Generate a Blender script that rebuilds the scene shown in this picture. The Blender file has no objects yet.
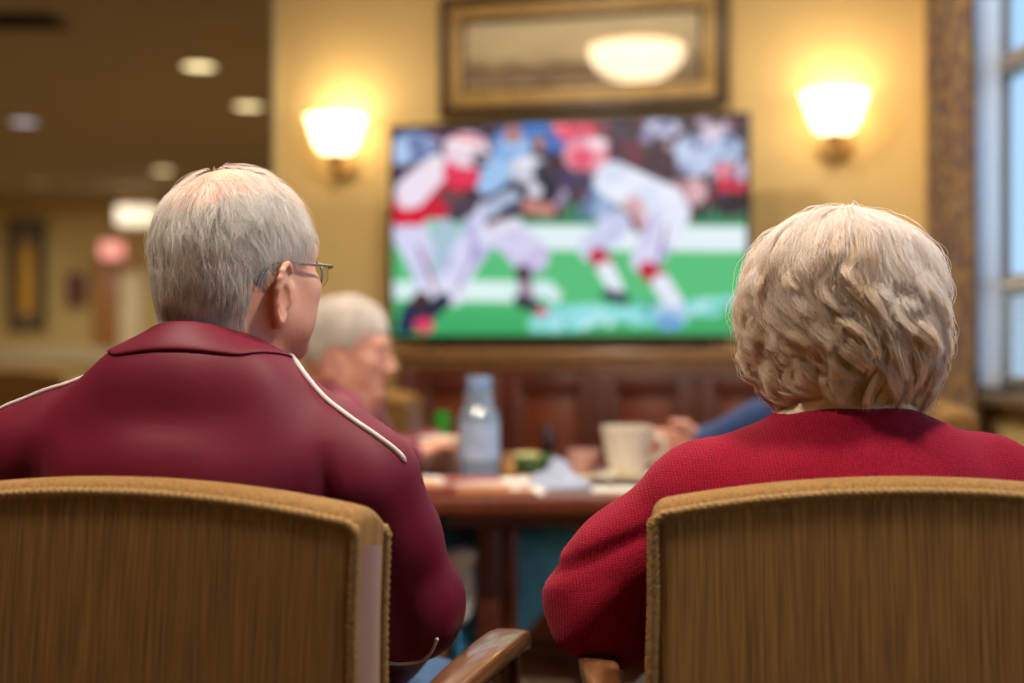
import bpy, bmesh, math, random
import numpy as np
from mathutils import Vector, Matrix
from mathutils.bvhtree import BVHTree

C = bpy.context.scene.collection
FPX = 1422.0
CAMZ = 1.05
R = math.radians

# ------------------------------------------------------------------ basics
def pt(px, py, d):
    return Vector(((px - 512) / FPX * d, d, CAMZ - (py - 341.5) / FPX * d))

def s2l(c):
    return tuple((x / 12.92 if x <= .04045 else ((x + .055) / 1.055) ** 2.4) for x in c)

def rgb(r, g, b):
    return s2l((r / 255, g / 255, b / 255)) + (1,)

def tag(o, label, cat=None, group=None, kind=None):
    if label: o['label'] = label
    if cat: o['category'] = cat
    if group: o['group'] = group
    if kind: o['kind'] = kind
    return o

def empty(name, loc=(0, 0, 0), rz=0.0):
    o = bpy.data.objects.new(name, None)
    o.location = loc
    o.rotation_euler = (0, 0, rz)
    o.empty_display_size = .1
    C.objects.link(o)
    return o

def link(name, me, mat=None, parent=None, loc=(0, 0, 0), rot=(0, 0, 0)):
    o = bpy.data.objects.new(name, me)
    if mat is not None and not me.materials:
        for m in (mat if isinstance(mat, (list, tuple)) else [mat]):
            me.materials.append(m)
    C.objects.link(o)
    o.location = loc
    o.rotation_euler = rot
    if parent is not None: o.parent = parent
    return o

def kids(o):
    return [x for x in C.objects if x.parent == o]

def copy_tree(o, parent=None):
    c = o.copy()
    C.objects.link(c)
    c.parent = parent
    for ch in kids(o):
        copy_tree(ch, c)
    return c

def mesh_np(name, V, Q, smooth=True):
    V = np.asarray(V, np.float32); Q = np.asarray(Q, np.int32)
    me = bpy.data.meshes.new(name)
    n = Q.shape[1]
    me.vertices.add(len(V)); me.vertices.foreach_set('co', V.ravel())
    me.loops.add(Q.size); me.loops.foreach_set('vertex_index', Q.ravel())
    me.polygons.add(len(Q))
    me.polygons.foreach_set('loop_start', np.arange(0, Q.size, n, dtype=np.int32))
    me.polygons.foreach_set('loop_total', np.full(len(Q), n, np.int32))
    me.update(calc_edges=True)
    me.validate()
    if smooth: me.polygons.foreach_set('use_smooth', np.ones(len(me.polygons), bool))
    me.update()
    return me

# ------------------------------------------------------------------ mesh builder
class MB:
    def __init__(s):
        s.bm = bmesh.new()
    def _place(s, vs, M):
        bmesh.ops.transform(s.bm, matrix=M, verts=vs)
    def box(s, c, size, bev=.004, rot=None, seg=2, mi=0):
        t = bmesh.new()
        bmesh.ops.create_cube(t, size=1)
        bmesh.ops.scale(t, vec=size, verts=t.verts)
        if bev > 0:
            bmesh.ops.bevel(t, geom=t.edges[:], offset=min(bev, min(size) * .45), segments=seg, profile=.5, affect='EDGES')
        M = Matrix.Translation(c) @ (rot.to_4x4() if rot is not None else Matrix.Identity(4))
        bmesh.ops.transform(t, matrix=M, verts=t.verts)
        s.add(t, mi); return s
    def add(s, t, mi=0):
        for f in t.faces: f.material_index = mi
        me = bpy.data.meshes.new('t'); t.to_mesh(me); t.free()
        s.bm.from_mesh(me); bpy.data.meshes.remove(me)
    def lathe(s, prof, c=(0, 0, 0), n=40, M=None, mi=0, a0=0, a1=2 * math.pi):
        t = bmesh.new()
        full = abs(a1 - a0 - 2 * math.pi) < 1e-6
        m = n if full else n + 1
        rings = []
        for (r, z) in prof:
            if r < 1e-6:
                rings.append([t.verts.new((0, 0, z))])
            else:
                rings.append([t.verts.new((r * math.cos(a0 + (a1 - a0) * i / n), r * math.sin(a0 + (a1 - a0) * i / n), z)) for i in range(m)])
        for a, b in zip(rings, rings[1:]):
            for i in range(n):
                j = (i + 1) % m
                if len(a) == 1 and len(b) == 1: continue
                if len(a) == 1: f = [a[0], b[j], b[i]]
                elif len(b) == 1: f = [a[i], a[j], b[0]]
                else: f = [a[i], a[j], b[j], b[i]]
                t.faces.new(f)
        bmesh.ops.recalc_face_normals(t, faces=t.faces)
        MM = Matrix.Translation(c) @ (M.to_4x4() if M is not None else Matrix.Identity(4))
        bmesh.ops.transform(t, matrix=MM, verts=t.verts)
        s.add(t, mi); return s
    def tube(s, pts, rad, n=12, closed=False, mi=0, cap=True, flat=1.0):
        V, Q = tube_np(pts, rad, n, closed, flat)
        t = bmesh.new()
        vs = [t.verts.new(v) for v in V]
        for q in Q:
            try: t.faces.new([vs[k] for k in q])
            except ValueError: pass
        if cap and not closed:
            t.faces.new(vs[:n][::-1]); t.faces.new(vs[-n:])
        bmesh.ops.recalc_face_normals(t, faces=t.faces)
        s.add(t, mi); return s
    def prism(s, poly, z0, z1, bev=0, M=None, mi=0):
        t = bmesh.new()
        a = [t.verts.new((x, y, z0)) for x, y in poly]
        b = [t.verts.new((x, y, z1)) for x, y in poly]
        t.faces.new(a[::-1]); t.faces.new(b)
        for i in range(len(a)):
            j = (i + 1) % len(a)
            t.faces.new((a[i], a[j], b[j], b[i]))
        bmesh.ops.recalc_face_normals(t, faces=t.faces)
        if bev > 0:
            ed = [e for e in t.edges if e.calc_face_angle(0) > .6]
            bmesh.ops.bevel(t, geom=ed, offset=bev, segments=2, profile=.5, affect='EDGES')
        if M is not None: bmesh.ops.transform(t, matrix=M, verts=t.verts)
        s.add(t, mi); return s
    def build(s, name, mat, parent=None, loc=(0, 0, 0), rot=(0, 0, 0), smooth=True, ang=40):
        me = bpy.data.meshes.new(name)
        s.bm.to_mesh(me); s.bm.free()
        if smooth:
            me.polygons.foreach_set('use_smooth', np.ones(len(me.polygons), bool))
            me.set_sharp_from_angle(angle=R(ang))
        return link(name, me, mat, parent, loc, rot)

def tube_np(pts, rad, n=12, closed=False, flat=1.0, lobes=0, amp=0, pitch=.02):
    P = np.array([tuple(p) for p in pts], float); K = len(P)
    rad = np.full(K, rad) if np.isscalar(rad) else np.array(rad, float)
    if closed: T = np.roll(P, -1, 0) - np.roll(P, 1, 0)
    else: T = np.gradient(P, axis=0)
    T /= np.linalg.norm(T, axis=1)[:, None] + 1e-12
    up = np.array([0, 0, 1.]) if abs(T[0, 2]) < .9 else np.array([0, 1., 0])
    N = np.zeros_like(P)
    nrm = up - T[0] * (up @ T[0]); nrm /= np.linalg.norm(nrm)
    for i in range(K):
        nrm = nrm - T[i] * (nrm @ T[i]); nrm /= np.linalg.norm(nrm) + 1e-12
        N[i] = nrm
    B = np.cross(T, N)
    L = np.concatenate([[0], np.cumsum(np.linalg.norm(np.diff(P, axis=0), axis=1))])
    a = np.linspace(0, 2 * math.pi, n, endpoint=False)[None, :]
    rr = rad[:, None] * np.ones((1, n))
    if lobes:
        rr = rr * (1 + amp * np.abs(np.cos(lobes * .5 * (a - 2 * math.pi * L[:, None] / pitch))) - amp * .5)
    V = P[:, None, :] + rr[..., None] * (np.cos(a)[..., None] * N[:, None, :] * flat + np.sin(a)[..., None] * B[:, None, :])
    V = V.reshape(-1, 3)
    Q = []
    for i in range(K if closed else K - 1):
        i2 = (i + 1) % K
        for j in range(n):
            j2 = (j + 1) % n
            Q.append((i * n + j, i * n + j2, i2 * n + j2, i2 * n + j))
    return V, Q

def smooth_path(pts, n):
    """Catmull-Rom through pts, n samples."""
    P = np.array([tuple(p) for p in pts], float)
    P = np.vstack([2 * P[0] - P[1], P, 2 * P[-1] - P[-2]])
    m = len(P) - 3
    out = []
    for t in np.linspace(0, m, n):
        i = min(int(t), m - 1); u = t - i
        a, b, c, d = P[i:i + 4]
        out.append(.5 * ((2 * b) + (-a + c) * u + (2 * a - 5 * b + 4 * c - d) * u * u + (-a + 3 * b - 3 * c + d) * u ** 3))
    return np.array(out)

# ------------------------------------------------------------------ numpy noise
_rs = np.random.RandomState(7)
_T = _rs.rand(64, 64, 64).astype(np.float32) * 2 - 1
def vnoise(P):
    """smooth value noise, P (...,3), unit lattice, range -1..1"""
    f = np.floor(P); u = P - f
    i = f.astype(np.int64) & 63; j = (i + 1) & 63
    u = u * u * (3 - 2 * u)
    x, y, z = u[..., 0], u[..., 1], u[..., 2]
    def g(a, b, c): return _T[a, b, c]
    c00 = g(i[..., 0], i[..., 1], i[..., 2]) * (1 - x) + g(j[..., 0], i[..., 1], i[..., 2]) * x
    c10 = g(i[..., 0], j[..., 1], i[..., 2]) * (1 - x) + g(j[..., 0], j[..., 1], i[..., 2]) * x
    c01 = g(i[..., 0], i[..., 1], j[..., 2]) * (1 - x) + g(j[..., 0], i[..., 1], j[..., 2]) * x
    c11 = g(i[..., 0], j[..., 1], j[..., 2]) * (1 - x) + g(j[..., 0], j[..., 1], j[..., 2]) * x
    c0 = c00 * (1 - y) + c10 * y
    c1 = c01 * (1 - y) + c11 * y
    return c0 * (1 - z) + c1 * z

# ------------------------------------------------------------------ distance-field sculpting
def axis(lo, hi, flo=None, fhi=None, df=.002, dc=.005):
    if flo is None: return np.arange(lo, hi + dc, dc)
    a = np.arange(flo, lo - dc, -dc)[::-1] if lo < flo else np.array([flo])
    b = np.arange(flo + df, fhi, df)
    e = b[-1] if len(b) else flo
    c = np.arange(e + dc, hi + dc, dc)
    return np.concatenate([a, b, c])

def sminf(a, b, k):
    if k <= 0: return np.minimum(a, b)
    h = np.maximum(k - np.abs(a - b), 0) / k
    return np.minimum(a, b) - h * h * k * .25

class Field:
    def __init__(s, xs, ys, zs):
        s.ax = [np.asarray(a, np.float32) for a in (xs, ys, zs)]
        s.F = np.full((len(xs), len(ys), len(zs)), .5, np.float32)
    def _sub(s, lo, hi):
        sl = []
        for a, l, h in zip(s.ax, lo, hi):
            i0 = max(int(np.searchsorted(a, l)) - 1, 0); i1 = min(int(np.searchsorted(a, h)) + 1, len(a))
            if i1 <= i0: return None, None
            sl.append(slice(i0, i1))
        P = np.stack(np.meshgrid(*[a[q] for a, q in zip(s.ax, sl)], indexing='ij'), -1)
        return tuple(sl), P
    def _put(s, sl, d, k, op):
        if op == 'add': s.F[sl] = sminf(s.F[sl], d, k)
        else: s.F[sl] = -sminf(-s.F[sl], d, k)
    def cap(s, a, b, ra, rb=None, k=.02, op='add'):
        rb = ra if rb is None else rb
        a = np.array(tuple(a), np.float32); b = np.array(tuple(b), np.float32)
        m = max(ra, rb) + k + .03
        sl, P = s._sub(np.minimum(a, b) - m, np.maximum(a, b) + m)
        if sl is None: return s
        ab = b - a; L = float(ab @ ab) + 1e-12
        t = np.clip(((P - a) @ ab) / L, 0, 1)
        d = np.linalg.norm(P - (a + t[..., None] * ab), axis=-1) - (ra + (rb - ra) * t)
        s._put(sl, d.astype(np.float32), k, op); return s
    def path(s, pts, rads, k=.01, op='add'):
        for i in range(len(pts) - 1): s.cap(pts[i], pts[i + 1], rads[i], rads[i + 1], k if i == 0 else min(k, .01), op)
        return s
    def ell(s, c, r, M=None, k=.02, op='add'):
        c = np.array(tuple(c), np.float32); r = np.array(r, np.float32)
        m = float(r.max()) + k + .03
        if M is None: e = r + k + .03
        else: e = np.array([m, m, m])
        sl, P = s._sub(c - e, c + e)
        if sl is None: return s
        q = P - c
        if M is not None: q = q @ np.array(M, np.float32)
        k0 = np.linalg.norm(q / r, axis=-1); k1 = np.linalg.norm(q / (r * r), axis=-1) + 1e-9
        d = k0 * (k0 - 1) / k1
        s._put(sl, d.astype(np.float32), k, op); return s
    def box(s, c, h, rad=.01, M=None, k=0, op='add'):
        c = np.array(tuple(c), np.float32); h = np.array(h, np.float32)
        e = h + k + .03 if M is None else np.full(3, float(np.linalg.norm(h)) + k + .03)
        sl, P = s._sub(c - e, c + e)
        if sl is None: return s
        q = P - c
        if M is not None: q = q @ np.array(M, np.float32)
        q = np.abs(q) - (h - rad)
        d = np.linalg.norm(np.maximum(q, 0), axis=-1) + np.minimum(q.max(-1), 0) - rad
        s._put(sl, d.astype(np.float32), k, op); return s
    def disturb(s, fn, band=.03):
        """F += fn(P) near the surface"""
        idx = np.nonzero(np.abs(s.F) < band)
        P = np.stack([a[i] for a, i in zip(s.ax, idx)], -1)
        s.F[idx] += fn(P).astype(np.float32)
        return s
    def mesh(s, name):
        F = s.F; xs, ys, zs = s.ax
        F[0] = F[-1] = .5; F[:, 0] = F[:, -1] = .5; F[:, :, 0] = F[:, :, -1] = .5
        I = F < 0
        n = np.zeros(tuple(d - 1 for d in F.shape), np.int8)
        for dx in (0, 1):
            for dy in (0, 1):
                for dz in (0, 1):
                    n += I[dx:F.shape[0] - 1 + dx, dy:F.shape[1] - 1 + dy, dz:F.shape[2] - 1 + dz]
        act = (n > 0) & (n < 8)
        ci, cj, ck = np.nonzero(act)
        idx = np.full(act.shape, -1, np.int32); idx[ci, cj, ck] = np.arange(len(ci))
        cor = [(a, b, c) for a in (0, 1) for b in (0, 1) for c in (0, 1)]
        val = np.stack([F[ci + a, cj + b, ck + c] for a, b, c in cor], -1)
        px = np.stack([xs[ci + a] for a, b, c in cor], -1)
        py = np.stack([ys[cj + b] for a, b, c in cor], -1)
        pz = np.stack([zs[ck + c] for a, b, c in cor], -1)
        acc = np.zeros((len(ci), 3)); cnt = np.zeros(len(ci))
        for e0 in range(8):
            for e1 in range(e0 + 1, 8):
                if sum(abs(cor[e0][q] - cor[e1][q]) for q in range(3)) != 1: continue
                v0, v1 = val[:, e0], val[:, e1]
                m = (v0 < 0) != (v1 < 0)
                t = np.where(m, v0 / np.where(m, v0 - v1, 1), 0)
                for q, A in enumerate((px, py, pz)):
                    acc[:, q] += np.where(m, A[:, e0] + (A[:, e1] - A[:, e0]) * t, 0)
                cnt += m
        V = acc / cnt[:, None]
        Q = []
        for axn in range(3):
            a = [slice(1, -1)] * 3; a[axn] = slice(0, -1); b = list(a); b[axn] = slice(1, None)
            A = I[tuple(a)]; B = I[tuple(b)]
            off = [1, 1, 1]; off[axn] = 0
            i, j, k = np.nonzero(A != B)
            g = A[i, j, k]
            i = i + off[0]; j = j + off[1]; k = k + off[2]
            u, w = [(1, 2), (2, 0), (0, 1)][axn]
            def cell(du, dw):
                c = [i.copy(), j.copy(), k.copy()]
                c[u] = c[u] + du; c[w] = c[w] + dw
                return idx[c[0], c[1], c[2]]
            q = np.stack([cell(-1, -1), cell(0, -1), cell(0, 0), cell(-1, 0)], -1)
            q[~g] = q[~g][:, ::-1]
            Q.append(q)
        Q = np.concatenate(Q)
        Q = Q[(Q >= 0).all(1)]
        return mesh_np(name, V, Q)

# ------------------------------------------------------------------ materials
def newmat(name):
    m = bpy.data.materials.new(name); m.use_nodes = True
    nt = m.node_tree; b = nt.nodes['Principled BSDF']
    return m, nt, b

def N(nt, t, **kw):
    n = nt.nodes.new(t)
    for k, v in kw.items():
        if k in n.inputs.keys() if isinstance(k, str) else False: n.inputs[k].default_value = v
        else: setattr(n, k, v)
    return n

def mat(name, col, rough=.6, var=.12, scale=6, stretch=(1, 1, 1), bump=0, bscale=None, metal=0, spec=.5, sheen=0, trans=0, alpha=1, coat=0, col2=None, detail=4, sss=0):
    m, nt, b = newmat(name)
    tc = N(nt, 'ShaderNodeTexCoord'); mp = N(nt, 'ShaderNodeMapping'); mp.inputs['Scale'].default_value = stretch
    nt.links.new(tc.outputs['Object'], mp.inputs['Vector'])
    nz = N(nt, 'ShaderNodeTexNoise'); nz.inputs['Scale'].default_value = scale; nz.inputs['Detail'].default_value = detail
    nt.links.new(mp.outputs[0], nz.inputs['Vector'])
    rp = N(nt, 'ShaderNodeValToRGB')
    c2 = col2 or tuple(x * (1 - var * 2) for x in col[:3]) + (1,)
    rp.color_ramp.elements[0].color = c2; rp.color_ramp.elements[0].position = .3
    rp.color_ramp.elements[1].color = col; rp.color_ramp.elements[1].position = .7
    nt.links.new(nz.outputs['Fac'], rp.inputs[0]); nt.links.new(rp.outputs[0], b.inputs['Base Color'])
    b.inputs['Roughness'].default_value = rough; b.inputs['Metallic'].default_value = metal
    b.inputs['Specular IOR Level'].default_value = spec
    b.inputs['Sheen Weight'].default_value = sheen
    b.inputs['Sheen Roughness'].default_value = .4
    b.inputs['Transmission Weight'].default_value = trans
    b.inputs['Alpha'].default_value = alpha
    b.inputs['Coat Weight'].default_value = coat
    if sss:
        b.inputs['Subsurface Weight'].default_value = sss
        b.inputs['Subsurface Radius'].default_value = (.012, .005, .003)
        b.inputs['Subsurface Scale'].default_value = .6
    if bump:
        n2 = N(nt, 'ShaderNodeTexNoise'); n2.inputs['Scale'].default_value = bscale or scale * 4; n2.inputs['Detail'].default_value = 3
        nt.links.new(mp.outputs[0], n2.inputs['Vector'])
        bp = N(nt, 'ShaderNodeBump'); bp.inputs['Strength'].default_value = bump; bp.inputs['Distance'].default_value = .002
        nt.links.new(n2.outputs['Fac'], bp.inputs['Height']); nt.links.new(bp.outputs[0], b.inputs['Normal'])
    return m

def emit(name, col, strength):
    m, nt, b = newmat(name)
    b.inputs['Base Color'].default_value = (.8, .8, .8, 1)
    b.inputs['Emission Color'].default_value = col
    b.inputs['Emission Strength'].default_value = strength
    return m

M = {}
M['wall'] = mat('painted_wall', rgb(230, 198, 132), .75, .03, 3, bump=.15, bscale=120)
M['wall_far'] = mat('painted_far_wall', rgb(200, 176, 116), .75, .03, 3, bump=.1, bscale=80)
M['wall_light'] = mat('cream_wall', rgb(214, 196, 150), .75, .03, 3)
M['ceiling'] = mat('ceiling_paint', rgb(166, 150, 128), .85, .03, 2, bump=.2, bscale=90)
M['carpet'] = mat('carpet', rgb(150, 126, 92), .95, .15, 30, bump=.6, bscale=300, sheen=.2)
M['trimw'] = mat('trim_paint', rgb(212, 200, 168), .5, .03, 5)
M['wood'] = mat('mahogany_wood', rgb(92, 40, 26), .32, .28, 5, (1.5, 1.5, 14), bump=.1, coat=.3)
M['wood_h'] = mat('mahogany_wood_horizontal', rgb(120, 56, 32), .3, .25, 5, (14, 14, 1.5), bump=.05, coat=.3)
M['wood_top'] = mat('sideboard_top_wood', rgb(150, 106, 66), .3, .2, 5, (14, 14, 1.5), coat=.3)
M['wood_panel'] = mat('mahogany_panel', rgb(116, 52, 28), .3, .25, 5, (1.5, 1.5, 12), bump=.1, coat=.4)
M['armwood'] = mat('oak_arm_wood', rgb(126, 82, 50), .28, .2, 7, (12, 2, 12), bump=.08, coat=.5)
M['legwood'] = mat('chair_leg_wood', rgb(92, 56, 36), .35, .2, 7, (10, 10, 2), coat=.3)
M['door_wood'] = mat('door_wood', rgb(176, 120, 62), .4, .15, 4, (8, 8, 1))
M['gold'] = mat('gilded_frame', rgb(200, 160, 92), .45, .12, 20, metal=.1)
M['dkframe'] = mat('dark_frame', rgb(82, 56, 34), .4, .2, 10, (1, 1, 1))
M['black'] = mat('black_plastic', rgb(16, 15, 18), .35, .1, 20)
M['brass'] = mat('brass', rgb(190, 145, 70), .3, .05, 20, metal=.9)
M['steel'] = mat('steel', rgb(150, 150, 155), .25, .05, 20, metal=.95)
M['white_pl'] = mat('white_plastic', rgb(220, 218, 210), .4, .03, 10)
M['skin'] = mat('skin', rgb(226, 172, 148), .5, .06, 30, bump=.12, bscale=220, sss=.35, col2=rgb(214, 148, 124))
M['scalp'] = M['skin']
M['navy'] = mat('navy_cloth', rgb(38, 66, 120), .85, .12, 30, bump=.3, bscale=300, sheen=.2)
M['denim'] = mat('denim', rgb(52, 88, 128), .85, .15, 60, bump=.4, bscale=500)
M['bluepants'] = mat('blue_trousers', rgb(84, 176, 236), .8, .12, 30, bump=.3, bscale=300)
M['darkpants'] = mat('charcoal_trousers', rgb(46, 46, 52), .85, .12, 30, bump=.3, bscale=300)
M['shoe'] = mat('brown_shoe', rgb(62, 40, 30), .4, .1, 20)
M['shirt'] = mat('cream_blouse', rgb(236, 216, 186), .8, .05, 30, bump=.2, bscale=300)
M['pipingw'] = mat('white_piping', rgb(226, 208, 206), .6, .04, 60)
M['ceramic'] = mat('cream_ceramic', rgb(238, 226, 204), .25, .03, 8, coat=.4)
M['paper'] = mat('paper', rgb(232, 226, 216), .8, .03, 20)
M['napkinb'] = mat('blue_grey_napkin', rgb(170, 180, 204), .85, .05, 30)
M['green'] = mat('green_plastic', rgb(58, 170, 52), .35, .08, 10)
M['greend'] = mat('green_glaze', rgb(72, 112, 70), .4, .1, 10)
M['tan'] = mat('tan_food', rgb(206, 160, 104), .7, .2, 40, bump=.4)
M['red'] = mat('red_paper', rgb(186, 66, 60), .7, .1, 20)
M['orange'] = mat('orange_wood', rgb(186, 112, 50), .45, .15, 20)
M['pinkc'] = mat('pink_ceramic', rgb(206, 162, 156), .35, .06, 8)
M['darkglass'] = mat('dark_glass', rgb(40, 22, 30), .2, .1, 8)
EXPO = 0.0
def weave_mat(name, col, col2, sx=520, sz=9, bump=.5):
    """upholstery with fine vertical ribs and slubs"""
    m, nt, b = newmat(name)
    tc = N(nt, 'ShaderNodeTexCoord')
    mp = N(nt, 'ShaderNodeMapping'); mp.inputs['Scale'].default_value = (sx, sx, sz)
    nt.links.new(tc.outputs['Object'], mp.inputs[0])
    n1 = N(nt, 'ShaderNodeTexNoise'); n1.inputs['Scale'].default_value = 1; n1.inputs['Detail'].default_value = 3
    nt.links.new(mp.outputs[0], n1.inputs['Vector'])
    mp2 = N(nt, 'ShaderNodeMapping'); mp2.inputs['Scale'].default_value = (150, 150, 3.5)
    nt.links.new(tc.outputs['Object'], mp2.inputs[0])
    n2 = N(nt, 'ShaderNodeTexNoise'); n2.inputs['Scale'].default_value = 1; n2.inputs['Detail'].default_value = 4
    nt.links.new(mp2.outputs[0], n2.inputs['Vector'])
    mp3 = N(nt, 'ShaderNodeMapping'); mp3.inputs['Scale'].default_value = (900, 900, 900)
    nt.links.new(tc.outputs['Object'], mp3.inputs[0])
    n3 = N(nt, 'ShaderNodeTexNoise'); n3.inputs['Scale'].default_value = 1; n3.inputs['Detail'].default_value = 1
    nt.links.new(mp3.outputs[0], n3.inputs['Vector'])
    a = N(nt, 'ShaderNodeMath', operation='MULTIPLY_ADD'); nt.links.new(n1.outputs[0], a.inputs[0]); a.inputs[1].default_value = .80
    s = N(nt, 'ShaderNodeMath', operation='MULTIPLY'); nt.links.new(n2.outputs[0], s.inputs[0]); s.inputs[1].default_value = .10
    nt.links.new(s.outputs[0], a.inputs[2])
    s3 = N(nt, 'ShaderNodeMath', operation='MULTIPLY_ADD'); nt.links.new(n3.outputs[0], s3.inputs[0]); s3.inputs[1].default_value = .15
    nt.links.new(a.outputs[0], s3.inputs[2])
    rp = N(nt, 'ShaderNodeValToRGB')
    rp.color_ramp.elements[0].position = .32; rp.color_ramp.elements[0].color = col2
    rp.color_ramp.elements[1].position = .80; rp.color_ramp.elements[1].color = col
    nt.links.new(s3.outputs[0], rp.inputs[0]); nt.links.new(rp.outputs[0], b.inputs['Base Color'])
    bp = N(nt, 'ShaderNodeBump'); bp.inputs['Strength'].default_value = bump; bp.inputs['Distance'].default_value = .0015
    nt.links.new(s3.outputs[0], bp.inputs['Height']); nt.links.new(bp.outputs[0], b.inputs['Normal'])
    b.inputs['Roughness'].default_value = .85; b.inputs['Specular IOR Level'].default_value = .25
    b.inputs['Sheen Weight'].default_value = .03
    return m

def knit_mat(name, col, col2):
    m, nt, b = newmat(name)
    tc = N(nt, 'ShaderNodeTexCoord')
    ds = N(nt, 'ShaderNodeTexNoise'); ds.inputs['Scale'].default_value = 9
    nt.links.new(tc.outputs['Object'], ds.inputs['Vector'])
    vm = N(nt, 'ShaderNodeVectorMath', operation='MULTIPLY_ADD'); vm.inputs[1].default_value = (.012, .012, .012)
    nt.links.new(ds.outputs['Color'], vm.inputs[0]); nt.links.new(tc.outputs['Object'], vm.inputs[2])
    w = N(nt, 'ShaderNodeTexWave', wave_type='BANDS', bands_direction='X', wave_profile='SIN')
    w.inputs['Scale'].default_value = 105; w.inputs['Distortion'].default_value = 2.5; w.inputs['Detail'].default_value = 1; w.inputs['Detail Scale'].default_value = 3
    nt.links.new(vm.outputs[0], w.inputs['Vector'])
    w2 = N(nt, 'ShaderNodeTexWave', wave_type='BANDS', bands_direction='Z', wave_profile='SIN')
    w2.inputs['Scale'].default_value = 130; w2.inputs['Distortion'].default_value = 2.5
    nt.links.new(vm.outputs[0], w2.inputs['Vector'])
    n3 = N(nt, 'ShaderNodeTexNoise'); n3.inputs['Scale'].default_value = 520; n3.inputs['Detail'].default_value = 2
    nt.links.new(tc.outputs['Object'], n3.inputs['Vector'])
    a = N(nt, 'ShaderNodeMath', operation='MULTIPLY_ADD'); nt.links.new(w.outputs['Fac'], a.inputs[0]); a.inputs[1].default_value = .26
    c = N(nt, 'ShaderNodeMath', operation='MULTIPLY_ADD'); nt.links.new(w2.outputs['Fac'], c.inputs[0]); c.inputs[1].default_value = .12
    d = N(nt, 'ShaderNodeMath', operation='MULTIPLY'); nt.links.new(n3.outputs['Fac'], d.inputs[0]); d.inputs[1].default_value = .8
    nt.links.new(d.outputs[0], c.inputs[2]); nt.links.new(c.outputs[0], a.inputs[2])
    rp = N(nt, 'ShaderNodeValToRGB')
    rp.color_ramp.elements[0].position = .35; rp.color_ramp.elements[0].color = col2
    rp.color_ramp.elements[1].position = .85; rp.color_ramp.elements[1].color = col
    nt.links.new(a.outputs[0], rp.inputs[0]); nt.links.new(rp.outputs[0], b.inputs['Base Color'])
    bp = N(nt, 'ShaderNodeBump'); bp.inputs['Strength'].default_value = .6; bp.inputs['Distance'].default_value = .0018
    nt.links.new(a.outputs[0], bp.inputs['Height']); nt.links.new(bp.outputs[0], b.inputs['Normal'])
    b.inputs['Roughness'].default_value = .9; b.inputs['Specular IOR Level'].default_value = .15
    b.inputs['Sheen Weight'].default_value = .15; b.inputs['Sheen Tint'].default_value = (1, .3, .4, 1)
    return m

M['fabric'] = weave_mat('ribbed_upholstery', rgb(180, 132, 70), rgb(98, 70, 36))
M['fabric_top'] = M['fabric']
M['cord'] = mat('piping_cord', rgb(172, 130, 74), .8, .25, 300, bump=.4, bscale=700)
M['satin'] = mat('mauve_side_fabric', rgb(132, 92, 84), .45, .1, 12, sheen=.3)
M['jacket'] = mat('maroon_jacket', rgb(108, 12, 40), .55, .05, 12, bump=.1, bscale=900, spec=.28, sheen=.02)
M['sweater'] = knit_mat('red_knit', rgb(166, 10, 46), rgb(104, 4, 28))
M['jacket2'] = mat('maroon_cloth', rgb(132, 34, 66), .6, .1, 12, sheen=.2)
M['greystripe'] = mat('grey_lilac_panel', rgb(150, 120, 140), .7, .08, 12)

def hair_mat(name, cols, rough=.45):
    m, nt, b = newmat(name)
    hi = N(nt, 'ShaderNodeHairInfo')
    rp = N(nt, 'ShaderNodeValToRGB')
    el = rp.color_ramp.elements
    el[0].position, el[0].color = cols[0]
    el[1].position, el[1].color = cols[-1]
    for p, c in cols[1:-1]:
        e = el.new(p); e.color = c
    at = N(nt, 'ShaderNodeAttribute'); at.attribute_name = 'lock'; mm = N(nt, 'ShaderNodeMix'); mm.inputs[0].default_value = .45
    nt.links.new(hi.outputs['Random'], mm.inputs[2]); nt.links.new(at.outputs['Fac'], mm.inputs[3])
    nt.links.new(mm.outputs[0], rp.inputs[0]); nt.links.new(rp.outputs[0], b.inputs['Base Color'])
    b.inputs['Roughness'].default_value = rough; b.inputs['Specular IOR Level'].default_value = .5
    tl = nt.nodes.new('ShaderNodeBsdfTranslucent'); nt.links.new(rp.outputs[0], tl.inputs[0])
    mx = nt.nodes.new('ShaderNodeMixShader'); mx.inputs[0].default_value = .42
    nt.links.new(b.outputs[0], mx.inputs[1]); nt.links.new(tl.outputs[0], mx.inputs[2]); nt.links.new(mx.outputs[0], nt.nodes['Material Output'].inputs[0])
    return m

# ------------------------------------------------------------------ people
def Rz(a): return np.array([[math.cos(a), -math.sin(a), 0], [math.sin(a), math.cos(a), 0], [0, 0, 1.]])
def Rx(a): return np.array([[1, 0, 0], [0, math.cos(a), -math.sin(a)], [0, math.sin(a), math.cos(a)]])
def Ry(a): return np.array([[math.cos(a), 0, math.sin(a)], [0, 1, 0], [-math.sin(a), 0, math.cos(a)]])

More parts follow.
